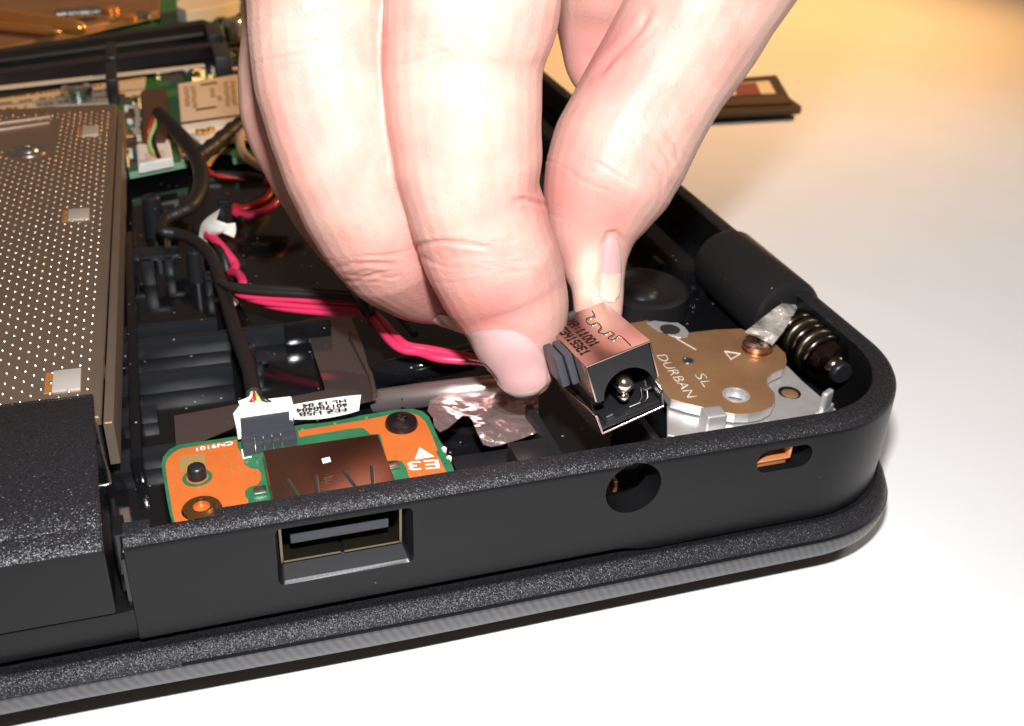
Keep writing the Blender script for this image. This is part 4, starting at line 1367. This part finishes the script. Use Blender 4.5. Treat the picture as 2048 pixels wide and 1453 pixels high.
def chain_mesh(bm, st):
    pts = [deep(s[0], s[1], s[3]) for s in st]
    rad = [s[2] * s[3] / F for s in st]
    ky = [s[4] for s in st]
    n = 5
    fine = catmull(pts, n)
    rr = []
    kk = []
    for i in range(len(pts) - 1):
        for k in range(n):
            t = k / n
            rr.append(rad[i] * (1 - t) + rad[i + 1] * t)
            kk.append(ky[i] * (1 - t) + ky[i + 1] * t)
    rr.append(rad[-1])
    kk.append(ky[-1])
    # round both ends
    T = (fine[-1] - fine[-2]).normalized()
    r_e, p_e = rr[-1], fine[-1]
    for a_ in (30, 60, 80):
        fine.append(p_e + T * r_e * math.sin(math.radians(a_)))
        rr.append(r_e * math.cos(math.radians(a_)))
        kk.append(kk[-1])
    seg = 28
    rings = []
    for i, p in enumerate(fine):
        T = (fine[min(i + 1, len(fine) - 1)] - fine[max(i - 1, 0)]).normalized()
        V = (p - Vector(CAM)).normalized()
        B = T.cross(V).normalized()
        N = B.cross(T).normalized()
        rings.append([bm.verts.new(p + (B * math.cos(2 * math.pi * k / seg) + N * math.sin(2 * math.pi * k / seg) * kk[i]) * rr[i]) for k in range(seg)])
    for a_, c_ in zip(rings, rings[1:]):
        for k in range(seg):
            bm.faces.new((a_[k], a_[(k + 1) % seg], c_[(k + 1) % seg], c_[k]))
    bm.faces.new(rings[0][::-1])
    bm.faces.new(rings[-1])


bm = NB()
for st in CHAINS.values():
    t = bmesh.new()
    chain_mesh(t, st)
    bmesh.ops.recalc_face_normals(t, faces=t.faces)
    merge(bm, t)
me = bpy.data.meshes.new('hand')
bm.to_mesh(me)
bm.free()
ho = bpy.data.objects.new('hand', me)
COL.objects.link(ho)
rm = ho.modifiers.new('r', 'REMESH')
rm.mode = 'VOXEL'
rm.voxel_size = 0.027
dg = bpy.context.evaluated_depsgraph_get()
me2 = bpy.data.meshes.new_from_object(ho.evaluated_get(dg))
bpy.data.objects.remove(ho)
bpy.data.meshes.remove(me)
nv = len(me2.vertices)
co = np.empty(nv * 3)
me2.vertices.foreach_get('co', co)
co = co.reshape(-1, 3)
ed = np.empty(len(me2.edges) * 2, dtype=np.int64)
me2.edges.foreach_get('vertices', ed)
ed = ed.reshape(-1, 2)
deg = np.bincount(ed.ravel(), minlength=nv).astype(float)


def smooth_pass(a_, f):
    s_ = np.zeros_like(a_)
    np.add.at(s_, ed[:, 0], a_[ed[:, 1]])
    np.add.at(s_, ed[:, 1], a_[ed[:, 0]])
    return a_ + f * (s_ / deg[:, None] - a_)


for k in range(9):
    co = smooth_pass(co, 0.5)
    co = smooth_pass(co, -0.42)


def normals():
    me2.vertices.foreach_set('co', co.ravel())
    me2.update()
    nn = np.empty(nv * 3)
    me2.vertices.foreach_get('normal', nn)
    return nn.reshape(-1, 3)


def project():
    c_ = (co - CAM) @ R
    return np.stack([CX + F * c_[:, 0] / c_[:, 2], CY + F * c_[:, 1] / c_[:, 2]], 1), c_[:, 2]


nn = normals()
uv, dep = project()
view = co - CAM
front = (nn * view).sum(1) < 0.05 * np.linalg.norm(view, axis=1)


def polydist(poly):
    P_ = np.array(poly, float)
    best = np.full(nv, 1e9)
    tt = np.zeros(nv)
    L_ = len(P_) - 1
    for i in range(L_):
        a_, b_ = P_[i], P_[i + 1]
        d_ = b_ - a_
        t_ = np.clip(((uv - a_) @ d_) / (d_ @ d_), 0, 1)
        q_ = np.linalg.norm(uv - (a_ + t_[:, None] * d_), axis=1)
        m_ = q_ < best
        best[m_] = q_[m_]
        tt[m_] = (i + t_[m_]) / L_
    return best, tt


# skin folds: (line in the photograph, depth in cm, half width in its pixels, nearest and farthest distance)
FOLDS = [
    ([(822, 496), (850, 488), (890, 483), (935, 486), (985, 498)], 0.035, 6, 9, 13),
    ([(842, 516), (880, 530), (925, 538)], 0.018, 5, 9, 13),
    ([(900, 513), (935, 516), (965, 512)], 0.014, 5, 9, 13),
    ([(890, 548), (940, 546), (985, 542)], 0.012, 5, 9, 13),
    ([(770, 130), (810, 125), (850, 112), (895, 100)], 0.018, 5, 9, 13),
    ([(775, 150), (815, 128), (860, 112)], 0.014, 5, 9, 13),
    ([(788, 178), (830, 172), (880, 160)], 0.012, 5, 9, 13),
    ([(1092, 412), (1072, 404), (1050, 400), (1030, 402)], 0.05, 6, 9, 13),
    ([(500, 42), (545, 34), (600, 20)], 0.016, 5, 9, 13),
    ([(505, 127), (540, 118), (580, 112), (630, 104)], 0.028, 5, 9, 13),
    ([(640, 60), (690, 52), (740, 44)], 0.010, 5, 9, 13),
    ([(668, 537), (700, 530), (740, 528), (790, 531)], 0.024, 6, 10, 14),
    ([(690, 552), (730, 556), (775, 552)], 0.014, 5, 10, 14),
    ([(680, 520), (720, 514), (760, 514)], 0.010, 5, 10, 14),
    ([(1300, 20), (1282, 55), (1255, 88), (1222, 118), (1196, 150)], 0.07, 9, 12, 15),
    ([(1310, 60), (1270, 95), (1240, 120)], 0.03, 7, 12, 15),
    ([(1290, 270), (1318, 290), (1335, 315), (1345, 345)], 0.024, 6, 12, 14.2),
    ([(1330, 262), (1352, 290), (1358, 322)], 0.018, 5, 12, 14.2),
    ([(1310, 330), (1326, 360), (1322, 395)], 0.014, 5, 12, 14.2),
    ([(918, 664), (940, 656), (985, 651), (1030, 657), (1056, 668), (1076, 690)], 0.007, 6, 9, 13.5),
    ([(1196, 600), (1202, 540), (1206, 490), (1216, 468), (1232, 466), (1246, 482)], 0.04, 6, 12, 14.2),
]
frng = np.random.default_rng(21)
for (fx0, fx1, fy0, fy1, n_, tilt, d0, d1) in ((835, 1060, 478, 575, 16, 0.02, 9, 13), (775, 960, 70, 215, 14, -0.22, 9, 13), (675, 800, 495, 570, 11, -0.03, 10, 14), (505, 700, 10, 150, 14, -0.2, 9, 13), (1285, 1365, 235, 440, 16, 1.1, 12, 14.2), (1100, 1240, 330, 430, 8, 0.5, 12, 14.2)):
    for k in range(n_):
        fx, fy, ln = frng.uniform(fx0, fx1), frng.uniform(fy0, fy1), frng.uniform(22, 60)
        a_ = math.atan(tilt) + frng.normal(0, 0.12)
        bend_ = frng.normal(0, 3)
        FOLDS.append(([(fx - ln * math.cos(a_), fy - ln * math.sin(a_)), (fx, fy + bend_), (fx + ln * math.cos(a_), fy + ln * math.sin(a_))], frng.uniform(0.007, 0.016), 4.2, d0, d1))
disp = np.zeros(nv)
for poly, dp, wd, d0, d1 in FOLDS:
    ds, tt = polydist(poly)
    wd = wd * 0.8
    m_ = front & (dep > d0) & (dep < d1) & (ds < wd * 4)
    fade = np.clip(np.minimum(tt, 1 - tt) * 6 + 0.35, 0, 1)
    disp -= np.where(m_, 0.45 * dp * fade * (np.exp(-(ds / wd) ** 2) - 0.35 * np.exp(-((ds - 2.0 * wd) / (1.1 * wd)) ** 2)), 0)
# soft unevenness of the flesh
a1 = np.sin(co[:, 0] * 2.3 + co[:, 2] * 1.7) * np.sin(co[:, 1] * 2.9 + co[:, 2] * 2.1) + 0.6 * np.sin(co[:, 0] * 5.1 - co[:, 2] * 4.4 + 1.0) * np.sin(co[:, 1] * 4.3 + co[:, 2] * 5.2)
disp += 0.012 * a1
co = co + nn * disp[:, None]
nn = normals()
me2.shade_smooth()

# redness of the skin where blood shows, plus reddish shade painted in
reds = [((1100, 395), 45, 0.9), ((1225, 430), 34, 1.0), ((1120, 330), 60, 0.5), ((1000, 640), 60, 0.7), ((950, 640), 50, 0.6), ((1060, 770), 60, 0.5), ((1170, 110), 70, 1.0), ((1250, 80), 50, 0.6), ((520, 250), 60, 0.45), ((560, 330), 40, 0.4), ((830, 600), 60, 0.7), ((700, 560), 60, 0.4), ((870, 500), 40, 0.35), ((960, 580), 60, 0.35), ((1120, 560), 40, 0.5)]  # entries on the web and ring finger paint shade into the tint
red = np.zeros(nv)
for (c_, s_, a_) in reds:
    red += a_ * np.exp(-(((uv - np.array(c_)) ** 2).sum(1)) / (2 * s_ * s_))
ds, _ = polydist([(765, 60), (775, 200), (790, 330), (815, 440), (845, 540), (875, 600), (930, 655)])
red += 0.6 * np.exp(-(ds / 14) ** 2)
ds, _ = polydist([(1080, 400), (1100, 450), (1125, 540), (1140, 600)])
red += 0.5 * np.exp(-(ds / 12) ** 2)
for poly, dp, wd, d0, d1 in FOLDS:
    ds, tt = polydist(poly)
    red += np.where(front, 6.0 * dp * np.exp(-(ds / (wd * 1.3)) ** 2), 0)
ds, _ = polydist([(1178, 520), (1170, 575)])
white = np.exp(-(ds / 26) ** 2)
ca = me2.color_attributes.new('skin_tint', 'FLOAT_COLOR', 'POINT')
arr = np.zeros((nv, 4))
arr[:, 0] = np.clip(red * 0.62, 0, 1)
arr[:, 1] = np.clip(white, 0, 1)
arr[:, 3] = 1
ca.data.foreach_set('color', arr.ravel())

m_skin = bpy.data.materials.new('skin')
m_skin.use_nodes = True
nt = m_skin.node_tree
b = nt.nodes['Principled BSDF']
b.inputs['Roughness'].default_value = 0.48
b.inputs['Specular IOR Level'].default_value = 0.35
b.inputs['Subsurface Weight'].default_value = 0.55
b.inputs['Subsurface Radius'].default_value = (1.0, 0.32, 0.16)
b.inputs['Subsurface Scale'].default_value = 0.16
tc = nt.nodes.new('ShaderNodeTexCoord')
at_ = nt.nodes.new('ShaderNodeAttribute')
at_.attribute_name = 'skin_tint'
sp = nt.nodes.new('ShaderNodeSeparateColor')
nt.links.new(at_.outputs['Color'], sp.inputs[0])
n1 = nt.nodes.new('ShaderNodeTexNoise')
n1.inputs['Scale'].default_value = 2.3
n1.inputs['Detail'].default_value = 8
nt.links.new(tc.outputs['Object'], n1.inputs['Vector'])
mx0 = nt.nodes.new('ShaderNodeMix')
mx0.data_type = 'RGBA'
mx0.inputs[6].default_value = (0.55, 0.342, 0.28, 1)
mx0.inputs[7].default_value = (0.53, 0.288, 0.238, 1)
rmp = nt.nodes.new('ShaderNodeMapRange')
rmp.inputs[1].default_value, rmp.inputs[2].default_value = 0.4, 0.62
nt.links.new(n1.outputs[0], rmp.inputs[0])
nt.links.new(rmp.outputs[0], mx0.inputs[0])
mx1 = nt.nodes.new('ShaderNodeMix')
mx1.data_type = 'RGBA'
mx1.inputs[7].default_value = (0.53, 0.20, 0.175, 1)
nt.links.new(mx0.outputs[2], mx1.inputs[6])
nt.links.new(sp.outputs[0], mx1.inputs[0])
mx2 = nt.nodes.new('ShaderNodeMix')
mx2.data_type = 'RGBA'
mx2.inputs[7].default_value = (0.70, 0.53, 0.42, 1)
nt.links.new(mx1.outputs[2], mx2.inputs[6])
nt.links.new(sp.outputs[1], mx2.inputs[0])
nt.links.new(mx2.outputs[2], b.inputs['Base Color'])
prev = None
for kind_, sc_, st_, di_ in (('v', 14, 0.22, 0.02), ('v', 32, 0.2, 0.01), ('n', 70, 0.2, 0.008), ('n', 4, 0.12, 0.05)):
    if kind_ == 'v':
        t = nt.nodes.new('ShaderNodeTexVoronoi')
        t.feature = 'DISTANCE_TO_EDGE'
    else:
        t = nt.nodes.new('ShaderNodeTexNoise')
    t.inputs['Scale'].default_value = sc_
    nt.links.new(tc.outputs['Object'], t.inputs['Vector'])
    bp = nt.nodes.new('ShaderNodeBump')
    bp.inputs['Strength'].default_value = st_
    bp.inputs['Distance'].default_value = di_
    nt.links.new(t.outputs[0], bp.inputs['Height'])
    if prev:
        nt.links.new(prev.outputs[0], bp.inputs['Normal'])
    prev = bp
nt.links.new(prev.outputs[0], b.inputs['Normal'])
me2.materials.clear()
me2.materials.append(m_skin)
hand = bpy.data.objects.new('hand', me2)
COL.objects.link(hand)
tag(hand, 'pale right hand reaching down, pinching a small power jack between index finger and thumb', 'hand')

# fingernails laid on the finger ends
m_nail = mat('fingernail', (0.60, 0.33, 0.315), 0.24, spec=0.5, sss=(0.5, 0.12, (1.0, 0.4, 0.25)), bump=[(3, 0.05, 0.03)], var=((0.60, 0.36, 0.345), 1.2, 0.8))
m_nailtip = mat('fingernail_tip', (0.63, 0.445, 0.36), 0.25, spec=0.5, sss=(0.4, 0.1, (1.0, 0.7, 0.5)))
bvh = BVHTree.FromObject(hand, bpy.context.evaluated_depsgraph_get())


def coons(bottom, top_, left_, right_, n=14):
    def samp(poly, t):
        P_ = [Vector((a_, b_)) for a_, b_ in poly]
        ln = [0]
        for i in range(len(P_) - 1):
            ln.append(ln[-1] + (P_[i + 1] - P_[i]).length)
        s_ = t * ln[-1]
        for i in range(len(P_) - 1):
            if s_ <= ln[i + 1] + 1e-9:
                return P_[i].lerp(P_[i + 1], (s_ - ln[i]) / max(ln[i + 1] - ln[i], 1e-9))
        return P_[-1]
    g = []
    for j in range(n + 1):
        v = j / n
        row_ = []
        for i in range(n + 1):
            u = i / n
            p = samp(bottom, u) * (1 - v) + samp(top_, u) * v + samp(left_, v) * (1 - u) + samp(right_, v) * u
            p -= (samp(bottom, 0) * (1 - u) * (1 - v) + samp(bottom, 1) * u * (1 - v) + samp(top_, 0) * (1 - u) * v + samp(top_, 1) * u * v)
            row_.append(p)
        g.append(row_)
    return g


def nail(grid, lift, mats, tip_rows=3, th=0.03, dlo=9, dhi=14):
    bm = NB()
    V = []
    for row_ in grid:
        vr = []
        for p in row_:
            d_ = Vector(ray(p.x, p.y)).normalized()
            h_, n_, i_, ds_ = bvh.ray_cast(Vector(CAM), d_)
            if h_ is None:
                guess = deep(p.x, p.y, (dlo + dhi) / 2)
                h_, n_, i_, ds_ = bvh.find_nearest(guess)
            vr.append((h_, n_))
        V.append(vr)
    # even out the surface the nail is laid on
    n0, n1_ = len(V), len(V[0])
    P_ = np.array([[list(V[j][i][0]) for i in range(n1_)] for j in range(n0)])
    N_ = np.array([[list(V[j][i][1]) for i in range(n1_)] for j in range(n0)])
    for _ in range(3):
        Q = P_.copy()
        Q[1:-1, 1:-1] = (P_[:-2, 1:-1] + P_[2:, 1:-1] + P_[1:-1, :-2] + P_[1:-1, 2:]) / 4
        P_ = Q
    vv = []
    for j in range(n0):
        r_ = []
        for i in range(n1_):
            u = i / (n1_ - 1)
            v = j / (n0 - 1)
            l_ = lift * (0.35 + 0.65 * math.sin(math.pi * min(max(u, 0.02), 0.98)) ** 0.5) * (0.15 + 0.85 * min(v * 4, 1))
            r_.append(bm.verts.new(Vector(P_[j, i]) + Vector(N_[j, i]).normalized() * l_))
        vv.append(r_)
    for j in range(n0 - 1):
        for i in range(n1_ - 1):
            f = bm.faces.new((vv[j][i], vv[j][i + 1], vv[j + 1][i + 1], vv[j + 1][i]))
            f.material_index = 1 if j >= n0 - 1 - tip_rows else 0
    nrm = -Vector(ray(grid[7][7].x, grid[7][7].y)).normalized()
    ret = bmesh.ops.extrude_face_region(bm, geom=bm.faces[:])
    for g in ret['geom']:
        if isinstance(g, bmesh.types.BMVert):
            g.co -= nrm * th
    o = obj('fingernail', bm, mats, None, 60)
    o.parent = hand
    return o


nail(coons([(936, 668), (960, 662), (995, 659), (1030, 663), (1054, 674), (1072, 690)], [(1002, 774), (1020, 786), (1044, 791), (1070, 786), (1092, 768)],
           [(936, 668), (950, 700), (970, 737), (1002, 774)], [(1072, 690), (1086, 715), (1094, 742), (1092, 768)]), 0.036, [m_nail, m_nailtip], 1, dlo=12, dhi=12.8)
nail(coons([(1207, 488), (1215, 474), (1226, 472), (1236, 484)], [(1199, 590), (1210, 604), (1226, 606), (1238, 592)],
           [(1207, 488), (1203, 520), (1200, 560), (1199, 590)], [(1236, 484), (1242, 520), (1242, 560), (1238, 592)]), 0.022, [m_nail, m_nailtip], 6, dlo=13, dhi=13.4)
# the middle finger's nail shows as a pale sliver below its tip
bm = NB()
n0 = [(838, 618, 13.35), (862, 624, 13.35), (892, 630, 13.4), (925, 640, 13.5)]
n1_ = [(846, 628, 13.5), (874, 644, 13.5), (905, 656, 13.55), (938, 668, 13.6)]
n2_ = [(850, 626, 13.75), (880, 640, 13.8), (908, 650, 13.85), (940, 660, 13.9)]
rr_ = [[bm.verts.new(deep(*q_)) for q_ in r_] for r_ in (n0, n1_, n2_)]
for ra, rb in zip(rr_, rr_[1:]):
    for k in range(3):
        bm.faces.new((ra[k], ra[k + 1], rb[k + 1], rb[k]))
bmesh.ops.recalc_face_normals(bm, faces=bm.faces)
bmesh.ops.subdivide_edges(bm, edges=bm.edges[:], cuts=2, use_grid_fill=True, smooth=0.3)
bmesh.ops.solidify(bm, geom=bm.faces[:], thickness=0.03)
o = obj('fingernail', bm, m_nailtip, None, 60)
o.parent = hand
